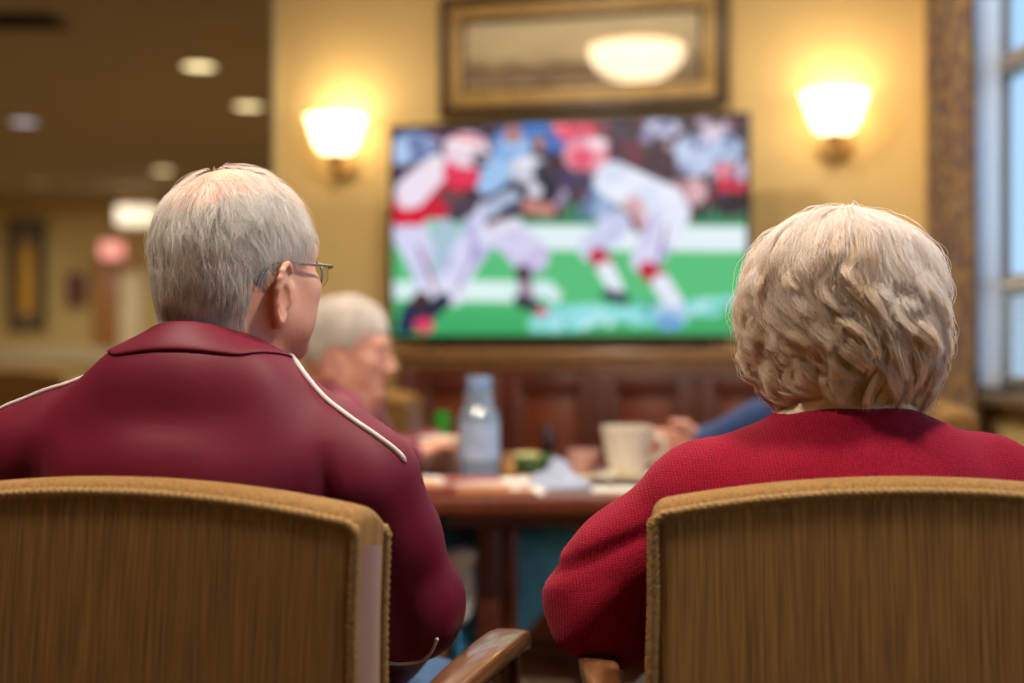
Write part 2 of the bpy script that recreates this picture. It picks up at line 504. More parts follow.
def head_sdf(f, o, H, neck, s=1.0, nr=.054):
    """o head centre, H 3x3 head rotation (x right, y forward, z up)"""
    o = np.array(o)
    def g(x, y, z): return o + H @ (np.array([x, y, z]) * s)
    f.ell(g(0, -.006, .0), np.array((.076, .096, .094)) * s, H, k=.02)
    f.ell(g(0, -.045, -.03), np.array((.060, .052, .055)) * s, H, k=.03)
    f.ell(g(0, .032, -.052), np.array((.060, .062, .078)) * s, H, k=.03)
    for q in (-1, 1):
        f.cap(g(q * .052, .005, -.075), g(q * .022, .074, -.112), .018 * s, .016 * s, k=.03)
        f.ell(g(q * .043, .062, -.045), np.array((.024, .022, .02)) * s, H, k=.02)
        f.ell(g(q * .044, .05, -.078), np.array((.02, .025, .025)) * s, H, k=.02)
    f.ell(g(0, .080, -.115), np.array((.020, .016, .014)) * s, H, k=.015)
    f.cap(g(-.036, .080, .0), g(.036, .080, .0), .012 * s, k=.018)
    for q in (-1, 1):
        f.ell(g(q * .031, .102, -.021), np.array((.017, .014, .010)) * s, H, k=.012, op='sub')
        f.ell(g(q * .031, .081, -.022), np.array((.0135, .0125, .0125)) * s, H, k=.004)
    f.cap(g(0, .090, -.012), g(0, .112, -.052), .008 * s, .0115 * s, k=.012)
    for q in (-1, 1): f.ell(g(q * .011, .102, -.057), np.array((.008, .011, .008)) * s, H, k=.006)
    f.ell(g(0, .090, -.078), np.array((.023, .013, .0065)) * s, H, k=.006)
    f.ell(g(0, .088, -.089), np.array((.021, .013, .0065)) * s, H, k=.006)
    f.ell(g(0, .103, -.0835), np.array((.024, .005, .0018)) * s, H, k=.002, op='sub')
    # neck
    f.cap(g(0, -.03, -.075), neck, nr, nr * 1.15, k=.035)
    f.cap(g(0, .02, -.095), np.array(neck) + np.array([0, .03, -.01]), nr * .8, nr, k=.03)
    # ears
    for q in (-1, 1):
        E = H @ Rz(q * R(22)) @ Ry(q * R(8))
        c = g(q * .0815, -.012, -.053)
        f.ell(c, np.array((.0042, .016, .030)) * s, E, k=.006)
        f.cap(g(q * .070, .002, -.050), g(q * .076, -.002, -.058), .012 * s, .008 * s, k=.012)
        rim = []
        for i in range(13):
            a = R(-130 + 265 * i / 12.0)
            yy = -.0175 * math.cos(a) - .001; zz = .031 * math.sin(a) + (.003 if math.sin(a) > 0 else -.002)
            rim.append(c + E @ (np.array([q * .0035, yy, zz]) * s))
        f.path(rim, [.0032 * s] * 13, k=.003)
        f.ell(c + E @ (np.array([0, .004, -.031]) * s), np.array((.005, .009, .011)) * s, E, k=.005)
        f.ell(c + E @ (np.array([q * .0055, .003, -.004]) * s), np.array((.005, .009, .014)) * s, E, k=.003, op='sub')

def hand_sdf(f, wrist, dirv, palm, side, curl=.5, s=1.0):
    """dirv: along the fingers; palm: palm normal; side: +1 thumb on the (dirv x palm) side"""
    w = np.array(wrist, float); d = np.array(dirv, float); d /= np.linalg.norm(d)
    p = np.array(palm, float); p -= d * (p @ d); p /= np.linalg.norm(p)
    t = np.cross(d, p) * side
    MM = np.stack([t, d, p], -1)
    f.ell(w + d * .045 * s, np.array((.040, .050, .014)) * s, MM, k=.012)
    for i, (off, L) in enumerate(((.028, .072), (.0095, .080), (-.0095, .074), (-.027, .058))):
        b = w + (d * .078 + t * off) * s
        c1 = curl * R(40); c2 = curl * R(95); c3 = curl * R(140)
        e = lambda a: d * math.cos(a) + p * math.sin(a)
        p1 = b + e(c1) * L * .45 * s; p2 = p1 + e(c2) * L * .32 * s; p3 = p2 + e(c3) * L * .23 * s
        f.path([w + (d * .05 + t * off * .8) * s, b, p1, p2, p3], [.009 * s, .0092 * s, .0085 * s, .0078 * s, .0068 * s], k=.004)
    b = w + (d * .018 + t * .026) * s
    q1 = b + (d * .03 + t * .022 + p * .008) * s; q2 = q1 + (d * .028 + t * .006 + p * .012) * s
    f.path([b, q1, q2], [.014 * s, .0105 * s, .0085 * s], k=.008)

def build_person(name, loc, yaw, J, res=(.0022, .0055), skin=None, upper=None, lower=None):
    root = empty(name, loc, -yaw)
    s = J.get('s', 1)
    sh, el, wr = J['sh'], J['el'], J['wr']
    neck = J['neck']
    head = np.array(J['head']); H = Rz(-J['hyaw']) @ Rx(J.get('hpitch', 0)) @ Ry(J.get('hroll', 0))
    xs = axis(-.46, .46, head[0] - .13, head[0] + .13, res[0], res[1])
    ys = axis(-.22, .78, head[1] - .14, head[1] + .15, res[0], res[1])
    zs = axis(-.01, head[2] + .13, head[2] - .15, head[2] + .12, res[0], res[1])
    f = Field(xs, ys, zs)
    hip = J.get('hip', .09); kz = J.get('kz', .53); ky = J.get('ky', .43); hz = .55
    def torso(f, inf, k=.05):
        f.ell((0, .02, .64), (.155 + inf, .125 + inf, .15), k=k)
        f.ell((0, .01, J['ch']), (J['cw'] + inf, .108 + inf, .17), k=k)
        f.ell((0, -.035, J['ch'] + .09), (J['cw'] * .80 + inf, .085 + inf, .10), k=k)
        for q in (0, 1):
            S = np.array(sh[q]); n0 = np.array(neck) + np.array([0, -.015, -.036])
            f.cap(n0, S * .75 + n0 * .25 + np.array([0, 0, J.get('trz', .012)]), .050 + inf, .046 + inf, k=k)
    def arms(f, inf, k=.045, wf=1.0, tap=0):
        for q in (0, 1):
            S, E, W = (np.array(a[q]) for a in (sh, el, wr))
            f.cap(S, S * .5 + E * .5, .054 + inf, .047 + inf, k=k)
            f.cap(S * .5 + E * .5, E, .047 + inf, .040 + inf, k=.02)
            f.cap(E, E + (W - E) * wf, .040 + inf, .028 + inf + tap, k=.02)
    torso(f, 0); arms(f, 0)
    head_sdf(f, head, H, neck, J.get('hs', 1))
    for q in (0, 1):
        E, W = np.array(el[q]), np.array(wr[q])
        hd = J.get('hd', [(W - E), (W - E)])[q]
        hand_sdf(f, W, hd, J.get('palm', [(0, 0, -1), (0, 0, -1)])[q], J.get('sides', (-1, 1))[q], J.get('curl', .45))
    legs = []
    for q in (-1, 1):
        h = np.array((q * hip, .03, hz)); kn = np.array((q * J.get('kx', .12), ky, kz)); an = np.array((q * J.get('kx', .12), ky + J.get('fy', .02), .085))
        legs.append((h, kn, an))
        f.cap(h, kn, .078, .055, k=.04); f.cap(kn, kn * .5 + an * .5, .053, .050, k=.02); f.cap(kn * .5 + an * .5, an, .050, .034, k=.02)
        f.cap(an + np.array([0, -.02, -.045]), an + np.array([0, .13, -.055]), .03, .024, k=.02)
    body = link('body', f.mesh('body'), skin or M['skin'], root)
    # upper garment
    g = Field(axis(-.46, .46, dc=.0045), axis(-.22, .62, dc=.0045), axis(.5, head[2] + .02, dc=.0045))
    inf = J.get('inf', .012)
    torso(g, inf + .004); arms(g, inf, k=J.get('armk', .03), wf=.92, tap=.006)
    g.box((0, 0, .46), (.6, .6, .12), op='sub', k=.01)
    if 'collar' in J: J['collar'](g)
    if 'folds' in J: g.disturb(J['folds'])
    up = link(J.get('upname', 'jacket'), g.mesh('upper'), upper, root)
    # trousers
    t = Field(axis(-.3, .3, dc=.006), axis(-.2, .64, dc=.006), axis(.05, .72, dc=.006))
    t.ell((0, .02, .58), (.165, .135, .11), k=.03)
    for h, kn, an in legs:
        t.cap(h, kn, .092, .070, k=.04); t.cap(kn, an + np.array([0, 0, .05]), .070, .054, k=.02)
    t.disturb(lambda P: .005 * vnoise(P * 14) + .002 * vnoise(P * 40))
    tr = link('trousers', t.mesh('trousers'), lower, root)
    for i, (h, kn, an) in enumerate(legs):
        z = Field(axis(an[0] - .07, an[0] + .07, dc=.004), axis(an[1] - .1, an[1] + .22, dc=.004), axis(-.01, .14, dc=.004))
        z.cap((an[0], an[1] - .025, .045), (an[0], an[1] + .12, .038), .042, .038, k=.01)
        z.cap((an[0], an[1] - .015, .06), (an[0], an[1] - .01, .1), .044, .043, k=.02)
        z.box((an[0], an[1] + .05, -.03), (.2, .3, .034), op='sub')
        link('shoe', z.mesh('shoe'), J.get('shoe', M['shoe']), root)
    return root, body, up, H, head, legs

def ribbon_on(obj, pts, rad, name, material, axis_dir=(0, 0, -1), flat=.5, lift=.0, n=60, far=.4):
    """a cord laid on obj's surface along a local path, dropped along axis_dir"""
    me = obj.data
    bvh = BVHTree.FromPolygons([v.co for v in me.vertices], [p.vertices for p in me.polygons])
    P = smooth_path(pts, n); out = []
    d = Vector(axis_dir).normalized()
    for p in P:
        h = bvh.ray_cast(Vector(p) - d * far, d, far * 2)
        if h[0] is not None: out.append(h[0] + h[1] * lift)
    if len(out) < 4: return None
    q = np.array([tuple(v) for v in out])
    for _ in range(3): q[1:-1] = (q[:-2] + q[1:-1] * 2 + q[2:]) / 4
    L = len(q); rr = np.full(L, rad); rr[0] = rr[-1] = rad * .3
    return MB().tube(q, rr, 10, flat=1).build(name, material, obj)

def strands(name, P, rad, material, parent, tip=.3, lock=None):
    """P (n,K,3) -> a hair Curves object"""
    n, K, _ = P.shape
    cu = bpy.data.hair_curves.new(name)
    cu.add_curves([K] * n)
    cu.position_data.foreach_set('vector', P.astype(np.float32).ravel())
    a = cu.attributes.get('radius') or cu.attributes.new('radius', 'FLOAT', 'POINT')
    rr = np.asarray(rad) * np.ones((n, 1)) * np.linspace(1, tip, K)[None, :]
    a.data.foreach_set('value', rr.astype(np.float32).ravel())
    lk = cu.attributes.new('lock', 'FLOAT', 'CURVE'); lk.data.foreach_set('value', (np.random.RandomState(1).rand(n) if lock is None else np.asarray(lock)).astype(np.float32))
    cu.materials.append(material)
    cu.update_tag()
    o = bpy.data.objects.new(name, cu)
    C.objects.link(o); o.parent = parent
    return o
# ------------------------------------------------------------------ armchair
def rr_poly(hw, hd, r, n=6):
    out = []
    for cx, cy, a0 in ((hw - r, hd - r, 0), (-hw + r, hd - r, 90), (-hw + r, -hd + r, 180), (hw - r, -hd + r, 270)):
        for i in range(n + 1):
            a = R(a0 + 90 * i / n); out.append((cx + r * math.cos(a), cy + r * math.sin(a)))
    return out

BW, BT, BZ0, BTOP = .243, .095, .49, .908      # back half width, thickness, bottom, top at centre
def crest(x): return BTOP - .024 * abs(x / BW) ** 2.0
def halfw(z): return BW + .10 * max(0, .80 - z) * .35

def make_chair():
    root = empty('armchair')
    tag(root, 'x', 'armchair', 'gold upholstered wooden armchairs')
    lean = R(-7)
    # back (local to its own pivot at seat height so that it can recline)
    piv = (0, .06, .5)
    def L(x, y, z): return (x, y - piv[1], z - piv[2])
    f = Field(axis(-.30, .30, dc=.0035), axis(-.09, .09, dc=.0035), axis(-.03, .46, dc=.0035))
    sl, P = f._sub((-1, -1, -1), (1, 1, 1))
    X, Y, Z = P[..., 0], P[..., 1], P[..., 2] + .5
    top = BTOP - .024 * np.abs(X / BW) ** 2.0
    hw = BW + .035 * np.maximum(0, .80 - Z)
    yc = BT / 2 - .06
    puff = .008 * np.clip(1 - (X / .25) ** 2, 0, 1) * np.clip((top - Z) / .08, 0, 1)
    qx = np.abs(X) - hw + .014
    qz = np.maximum(Z - top, BZ0 - Z) + .014
    frontness = np.clip((Y - yc) / (BT / 2), 0, 1)
    qy = np.abs(Y - yc) - BT / 2 - puff * frontness + .014
    q = np.stack([qx, qy, qz - .016 * np.sqrt(np.clip(1 - ((Y - yc) / (BT / 2)) ** 2, 0, 1))], -1)
    F = np.linalg.norm(np.maximum(q, 0), axis=-1) + np.minimum(q.max(-1), 0) - .014
    f.F[sl] = F
    back = link('backrest', f.mesh('backrest'), M['fabric'], root, piv, (lean, 0, 0))
    # side panels in smooth cloth
    for s in (-1, 1):
        g = MB()
        n = 14
        t = bmesh.new(); rows = []
        for i in range(n + 1):
            z = BZ0 + .012 + (crest(BW) - BZ0 - .03) * i / n
            x = s * (halfw(z) - .001)
            rows.append([t.verts.new(L(x + s * .0035 * math.sin(math.pi * k / 5), .010 + (BT - .020) * k / 5, z)) for k in range(6)])
        inner = [[t.verts.new(v.co - Vector((s * .006, 0, 0))) for v in r] for r in rows]
        for A in (rows, inner):
            for i in range(n):
                for k in range(5): t.faces.new((A[i][k], A[i][k + 1], A[i + 1][k + 1], A[i + 1][k]))
        for i in range(n):
            for k in (0, 5): t.faces.new((rows[i][k], rows[i + 1][k], inner[i + 1][k], inner[i][k]))
        for k in range(5):
            for i in (0, n): t.faces.new((rows[i][k], rows[i][k + 1], inner[i][k + 1], inner[i][k]))
        bmesh.ops.recalc_face_normals(t, faces=t.faces)
        g.add(t)
        o = g.build('side_panel', M['satin'], back); tag(o, 'smooth mauve side panel')
    # twisted cord piping round rear and front edges
    for y, nm in ((.0015, 'rear'), (BT - .0015, 'front')):
        pts = []
        c = .011
        for i in range(30):
            z = BZ0 + .01 + (crest(BW) - c - BZ0 - .01) * i / 29; pts.append((-halfw(z) + .0005, z))
        for i in range(1, 6):
            a = R(180 - 90 * i / 6); pts.append((-BW + c + c * math.cos(a), crest(BW) - c + c * math.sin(a)))
        for i in range(41):
            x = -BW + c + (2 * BW - 2 * c) * i / 40; pts.append((x, crest(x) - .0005))
        for i in range(1, 6):
            a = R(90 - 90 * i / 6); pts.append((BW - c + c * math.cos(a), crest(BW) - c + c * math.sin(a)))
        for i in range(30):
            z = crest(BW) - c - (crest(BW) - c - BZ0 - .01) * i / 29; pts.append((halfw(z) - .0005, z))
        P3 = smooth_path([L(x, y, z) for x, z in pts], 900)
        V, Q = tube_np(P3, .0038, 10, lobes=4, amp=.9, pitch=.028)
        o = link('cord_piping', mesh_np('cord_piping', V, Q), M['cord'], back)
    # seat
    f = Field(axis(-.30, .30, dc=.006), axis(.03, .62, dc=.006), axis(.35, .50, dc=.006))
    f.box((0, .32, .425), (.255, .245, .048), rad=.03, k=0)
    f.ell((0, .33, .455), (.24, .23, .03), k=.02)
    link('seat', f.mesh('seat'), M['fabric'], root)
    fr = MB()
    fr.box((0, .55, .36), (.46, .026, .05), .004); fr.box((0, .06, .36), (.46, .026, .05), .004)
    for s in (-1, 1): fr.box((s * .24, .30, .36), (.026, .48, .05), .004)
    fr.build('seat_frame', M['legwood'], root)
    for s in (-1, 1):
        # arm: broad flat rest that bows outward, on a curved front post
        g = MB()
        path = smooth_path([(s * .272, .05, .695), (s * .290, .14, .722), (s * .298, .28, .730), (s * .296, .42, .724), (s * .288, .510, .708)], 30)
        V = []; 
        t = bmesh.new(); rings = []
        for i, p in enumerate(path):
            u = i / 29
            w = .014 + .009 * math.sin(math.pi * min(1, u * 1.0) * .72); h = .013
            if i == 29: w *= .6; h *= .6
            if i == 28: w *= .9; h *= .9
            ring = []
            for k in range(16):
                a = 2 * math.pi * k / 16
                cx = math.copysign(abs(math.cos(a)) ** .5, math.cos(a)); cz = math.copysign(abs(math.sin(a)) ** .5, math.sin(a))
                ring.append(t.verts.new((p[0] + w * cx, p[1], p[2] - .012 + h * cz)))
            rings.append(ring)
        for a, b in zip(rings, rings[1:]):
            for k in range(16): t.faces.new((a[k], a[(k + 1) % 16], b[(k + 1) % 16], b[k]))
        t.faces.new(rings[0]); t.faces.new(rings[-1][::-1])
        bmesh.ops.recalc_face_normals(t, faces=t.faces)
        g.add(t)
        arm = g.build('armrest', M['armwood'], root, ang=50)
        g = MB()
        pp = smooth_path([(s * .272, .50, .40), (s * .280, .475, .52), (s * .286, .462, .62), (s * .286, .465, .700)], 16)
        g.tube(pp, np.linspace(.021, .017, 16), 14); g.build('arm_post', M['legwood'], arm)
    for s in (-1, 1):
        for y, dy in ((.52, .02), (.05, -.05)):
            g = MB()
            V = [(s * .245, y, .40), (s * .247, y, .30), (s * .25, y + dy, .0)]
            g.tube(smooth_path(V, 10), np.linspace(.023, .014, 10), 12)
            if y < .1: g.tube([(s * .245, .05, .38), (s * .24, .045, .52)], .018, 12)
            g.build('leg', M['legwood'], root)
    return root

# ------------------------------------------------------------------ hair
def nrm(v): return v / (np.linalg.norm(v, axis=-1, keepdims=True) + 1e-12)
def fib(n, rs):
    v = rs.normal(size=(n, 3)); return nrm(v)

HM_man = hair_mat('white_grey_hair', [(0, rgb(120, 112, 106)), (.12, rgb(190, 182, 174)), (.35, rgb(236, 230, 224)), (1, rgb(255, 252, 248))])
HM_w1 = hair_mat('pale_blonde_grey_hair', [(0, rgb(204, 186, 174)), (.3, rgb(242, 230, 222)), (1, rgb(255, 252, 250))], .4)
HM_w2 = hair_mat('ash_gold_shaded_curls', [(0, rgb(160, 128, 96)), (.3, rgb(218, 192, 162)), (.7, rgb(242, 226, 206)), (1, rgb(254, 248, 240))], .4)  # darker gold ramp: partly hair colour, partly warm light and shade painted in
M['haircap'] = mat('grey_hair_base', rgb(216, 204, 196), .8, .15, 60, (1, 1, .2), bump=.5, bscale=200)
M['haircap2'] = mat('blonde_hair_base', rgb(206, 182, 156), .8, .15, 60, (1, 1, .2), bump=.5, bscale=200)

def man_hair(root, H, head, s=1.0, n=15000, seed=3, bald=True, hm=None, capmat=None, body=None):
    rs = np.random.RandomState(seed)
    r = np.array((.0775, .0985, .0945))
    # base cap
    hh = np.array(head)
    f = Field(axis(-.11, .11, dc=.0035), axis(-.12, .12, dc=.0035), axis(-.12, .11, dc=.0035))
    f.ell((0, -.006, .0), r + .0015, k=.02)
    f.ell((0, -.045, -.03), (.0625, .055, .0585), k=.03)
    if bald: f.ell((0, .115, .045), (.075, .060, .075), op='sub', k=.01)
    if bald: f.ell((0, .055, .082), (.066, .080, .055), op='sub', k=.012)
    if bald: f.ell((-.004, -.042, .080), (.064, .084, .056), op='sub', k=.012)
    f.box((0, .12, -.06), (.2, .085, .08), op='sub', k=.01)
    f.box((0, .14, -.08), (.2, .12, .06), op='sub', k=.01)
    f.box((0, 0, -.16), (.2, .2, .050), op='sub', k=.01)
    for q in (-1, 1): f.ell((q * .080, -.004, -.048), (.03, .026, .036), op='sub', k=.006)
    me = f.mesh('hair')
    co = np.empty(len(me.vertices) * 3, np.float32); me.vertices.foreach_get('co', co)
    co = (co.reshape(-1, 3) * s) @ H.T + hh
    me.vertices.foreach_set('co', co.astype(np.float32).ravel()); me.update()
    cap = link('hair', me, capmat or M['haircap'], root)
    # strands
    u = fib(n * 4, rs)
    keep = rs.rand(len(u))
    x, y, z = u.T
    pr = np.ones(len(u))
    pr[(y > .62)] = 0
    pr[(y > .15) & (z < .1)] = 0
    pr[z < -.80] = 0; pr *= np.clip((z + .85) / .4, 0, 1)
    pr[(np.abs(x) > .78) & (y > -.35) & (y < .3) & (z < -.02)] = 0
    if bald:
        dtop = np.sqrt(((x + .06) / .74) ** 2 + ((y + .08) / .90) ** 2)
        top = (z > .35) & (dtop < 1)
        pr[top] *= np.clip((dtop[top] - .55) * 1.1, .07, 1)
    if bald: pr[(y > .22) & (z > .4)] *= .15
    u = u[keep < pr][:n]
    W = nrm(np.array([.0, -.30, .95]))
    K = 8
    nz = np.stack([vnoise(u * 5 + 3), vnoise(u * 5 + 11), vnoise(u * 5 + 23)], -1)
    nf = np.stack([vnoise(u * 16 + 3), vnoise(u * 16 + 11), vnoise(u * 16 + 23)], -1)
    g = nrm((u @ W)[:, None] * u - W) + nz * .55 + nf * .75 + rs.normal(size=u.shape) * .16
    g -= u * (g * u).sum(-1, keepdims=True); g = nrm(g)
    Ln = (.030 + .010 * rs.rand(len(u))) * np.where(u[:, 2] < -.5, .85, 1.0) * np.where(u[:, 2] > .5, 1.1, 1)
    lift = .002 + .0055 * rs.rand(len(u)) * np.where(u[:, 2] < -.45, .4, 1.0) + np.where(rs.rand(len(u)) < .05, .005, 0)
    P = np.empty((len(u), K, 3))
    for k in range(K):
        t = k / (K - 1.0)
        a = (Ln * t / .09)[:, None]
        d = u * np.cos(a) + g * np.sin(a)
        rad = 1.0 / np.linalg.norm(d / r, axis=-1)
        occ = 0
        p = d * rad[:, None] + np.array([0, -.006, 0])
        p += d * (lift * math.sin(math.pi * min(1, .12 + t * .62)) + .001)[:, None]
        p += nf[:, [1, 2, 0]] * (.0028 * t * t)
        P[:, k] = p
    P = (P * s) @ H.T + hh
    # short hairs down the nape, rooted on the neck itself
    if body is not None:
        bm = body.data; bv = BVHTree.FromPolygons([v.co for v in bm.vertices], [p.vertices for p in bm.polygons])
        m = int(n * .42); Q = []
        Hm = np.array(H)
        while len(Q) < m:
            th = rs.uniform(-1.45, 1.45); zz = -.112 + .095 * rs.rand() ** 1.3
            if zz < -.104 + .022 * abs(th) ** 2 + .005 * rs.normal(): continue
            o_ = Hm @ (np.array([.2 * math.sin(th), -.2 * math.cos(th), zz]) * s) + hh; d_ = Hm @ np.array([-math.sin(th), math.cos(th), 0])
            h_ = bv.ray_cast(Vector(o_), Vector(d_).normalized())
            if h_[0] is None: continue
            hp = (np.array(h_[0]) - hh) @ Hm
            if abs(hp[0]) > .060 * s and hp[1] > -.045: continue
            nn = np.array(h_[1]); p0 = np.array(h_[0]); fl = np.array([.25 * rs.normal() + .5 * float(vnoise(np.array([th * 4, zz * 60, 2.]))), 0, -1.]); fl = fl @ Hm.T; fl -= nn * (fl @ nn); fl /= np.linalg.norm(fl)
            L_ = rs.uniform(.012, .022); lf = rs.uniform(.001, .0045)
            Q.append([p0 + fl * L_ * t_ + nn * lf * math.sin(math.pi * min(1, .15 + .6 * t_)) for t_ in np.linspace(0, 1, K)])
        P = np.concatenate([P, np.array(Q)])
    lkv = np.clip(.36 + .75 * vnoise(P[:, 3] * 120) + .25 * rs.rand(len(P)), 0, 1)
    strands('hair_strands', P, .00021, hm or HM_man, cap, lock=lkv)
    return cap

def woman_hair(root, H, head, n=46000, seed=5):
    rs = np.random.RandomState(seed)
    hh = np.array(head)
    ro = np.array((.1040, .1130, .1160))
    c0 = np.array([0, -.012, .006])
    def outer(d):
        """outer hair surface along direction d"""
        z = d[..., 2]
        w = ro[0] * (1 + .10 * np.clip(-z, 0, .7)); 
        rad = 1.0 / np.sqrt((d[..., 0] / w) ** 2 + (d[..., 1] / ro[1]) ** 2 + (z / np.where(z < 0, .126, ro[2])) ** 2)
        rad = rad * (1 + .060 * vnoise(d * 2.3 + 5) + .018 * vnoise(d * 6))
        return rad
    f = Field(axis(-.13, .13, dc=.004), axis(-.14, .13, dc=.004), axis(-.125, .12, dc=.004))
    f.ell(c0, ro * .875, k=.02); f.ell(c0 + np.array([0, -.010, -.045]), (.092, .085, .066), k=.03)
    f.box((0, .11, -.06), (.058, .08, .085), rad=.03, op='sub', k=.02)
    f.ell((0, -.006, -.01), (.074, .095, .09), op='sub', k=.004)
    f.box((0, 0, -.157), (.3, .3, .055), op='sub', k=.02)
    me = f.mesh('hair')
    co = np.empty(len(me.vertices) * 3, np.float32); me.vertices.foreach_get('co', co)
    co = co.reshape(-1, 3) @ H.T + hh
    me.vertices.foreach_set('co', co.astype(np.float32).ravel()); me.update()
    cap = link('hair', me, M['haircap2'], root)
    W = nrm(np.array([.12, .16, .98]))
    K = 26
    nc = 360
    def guides(u, rs, m):
        g = nrm((u @ W)[:, None] * u - W)
        nz = np.stack([vnoise(u * 3 + 3), vnoise(u * 3 + 11), vnoise(u * 3 + 23)], -1)
        g = g + nz * .55; g -= u * (g * u).sum(-1, keepdims=True); g = nrm(g)
        ang0 = np.arccos(np.clip(u @ W, -1, 1))
        side = np.cross(u, g)
        L = .095 + .075 * rs.rand(m) + .045 * (ang0 < 1.0)
        amp = (.0065 + .0100 * rs.rand(m)); ph = rs.rand(m) * 6.28; wl = .042 + .03 * rs.rand(m)
        lay = rs.rand(m)                       # how near the outer surface the lock ends up
        P = np.empty((m, K, 3))
        d = u.copy(); gg = g.copy()
        for k in range(K):
            t = k / (K - 1.0)
            rad = outer(d)
            low = np.clip((ang0 + L * t / .11 - 1.15) / .7, 0, 1)       # curls live in the lower half
            fr = .895 + (.125 * lay) * np.clip(t * 3 + .35 * (ang0 > 1.2), 0, 1)
            p = c0 + d * (rad * fr)[:, None]
            s = L * t
            phs = ph + 6.283 * s / wl
            p = p + side * (amp * low * np.sin(phs))[:, None] + d * (amp * .8 * low * (np.cos(phs) - .3))[:, None]
            p[:, 2] += 0
            # tuck under at the bottom
            under = np.clip((-p[:, 2] - .082) / .03, 0, 1)
            p = p + (c0 * 0 - d * np.array([1, 1, 0])) * (under * .003)[:, None]
            P[:, k] = p
            step = (L / (K - 1) / np.maximum(rad, .05))
            a = step[:, None]
            turn = (.55 * np.sin(phs * .5 + 1.3) * low)[:, None]
            gg = nrm(gg + side * turn * .25 + np.array([0, 0, -1.]) * .06)
            gg -= d * (gg * d).sum(-1, keepdims=True); gg = nrm(gg)
            nd = d * np.cos(a) + gg * np.sin(a)
            stop = (nd[:, 2] < -.86)[:, None]
            nd = np.where(stop, d + side * .02 * rs.normal(size=(m, 1)), nd)
            d = nrm(nd); side = nrm(np.cross(d, gg))
        return P
    def ok(u):
        x, y, z = u.T
        return ~((y > .5) & (z < .45) & (np.abs(x) < .75)) & (z > -.80) & ~((y > .2) & (z < -.3) & (np.abs(x) < .7))
    uc = fib(nc * 3, rs); uc = uc[ok(uc)][:nc]
    ux = nrm(W + rs.normal(size=(40, 3)) * .30); uc = np.concatenate([uc, ux[ok(ux)]])
    G = guides(uc, rs, len(uc))
    u = fib(n * 3, rs); u = u[ok(u)][:n]
    ut = nrm(W + rs.normal(size=(8000, 3)) * .30); ul = fib(40000, rs); ul = ul[(ul[:, 2] < -.25) & (ul[:, 1] < .3)]; ul = ul[ok(ul)][:8000]; u = np.concatenate([u, ut[ok(ut)], ul])
    S = guides(u, np.random.RandomState(seed + 1), len(u))
    # clump every strand towards its nearest lock
    own = np.empty(len(u), int)
    for i in range(0, len(u), 2000): own[i:i + 2000] = (u[i:i + 2000] @ uc.T).argmax(1)
    off = (u - uc[own]) * .090
    t = np.linspace(0, 1, K)[None, :, None]
    clumped = G[own] + off[:, None, :] * (1 - .52 * np.sqrt(t))
    low = np.clip((np.arccos(np.clip(u @ W, -1, 1)) - .35) / .7, .35, 1)[:, None, None]
    low = np.clip(low + .5 * t, 0, 1)
    mixw = np.where(rs.rand(len(u), 1, 1) < .12, .4, 1 - .10 * rs.rand(len(u), 1, 1)) * low
    P = S * (1 - mixw) + clumped * mixw
    q = nrm(P - c0)
    fz = np.stack([vnoise(P * 55 + k * 9 + (np.arange(len(u)) % 23)[:, None, None] * .9) for k in range(3)], -1)
    P = P + fz * .0026 * np.sqrt(t)
    # loose fly-away hairs
    fly = rs.rand(len(u)) < .035
    P[fly] += q[fly] * (.010 * rs.rand(fly.sum(), 1, 1) * np.sin(t * 3.1)) + fz[fly] * .004 * t
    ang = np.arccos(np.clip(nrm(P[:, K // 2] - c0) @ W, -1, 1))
    sel = ang + .25 * rs.normal(size=len(u)) + .35 * (nrm(P[:, K // 2])[:, 0] < -.1) > 1.75  # lower and left strands take the darker gold, painting shade into the colour
    qe = nrm(P - c0); face = ((qe[..., 1] > .55) & (qe[..., 2] < .14) & (np.abs(qe[..., 0]) < .72)).any(1)
    lkv = rs.rand(len(uc))[own]
    P = P[~face] @ H.T + hh; sel = sel[~face]; lkv = lkv[~face]
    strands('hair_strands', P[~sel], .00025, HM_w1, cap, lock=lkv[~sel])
    strands('hair_curls_shaded', P[sel], .00025, HM_w2, cap, lock=lkv[sel])
    return cap

# ------------------------------------------------------------------ the man on the left
MY = R(12)
chair0 = make_chair()
chair0.location = (-.384, 1.25, 0); chair0.rotation_euler = (0, 0, -MY)
chair0['label'] = 'gold ribbed armchair at lower left, holding the man in the maroon track jacket'

def man_collar(g):
    g.cap((-.055, -.026, .996), (.060, -.026, .992), .050, k=.05)
    g.ell((.004, -.030, 1.004), (.088, .062, .060), k=.03)
    g.ell((.216, .048, .752), (.050, .056, .054), k=.04)

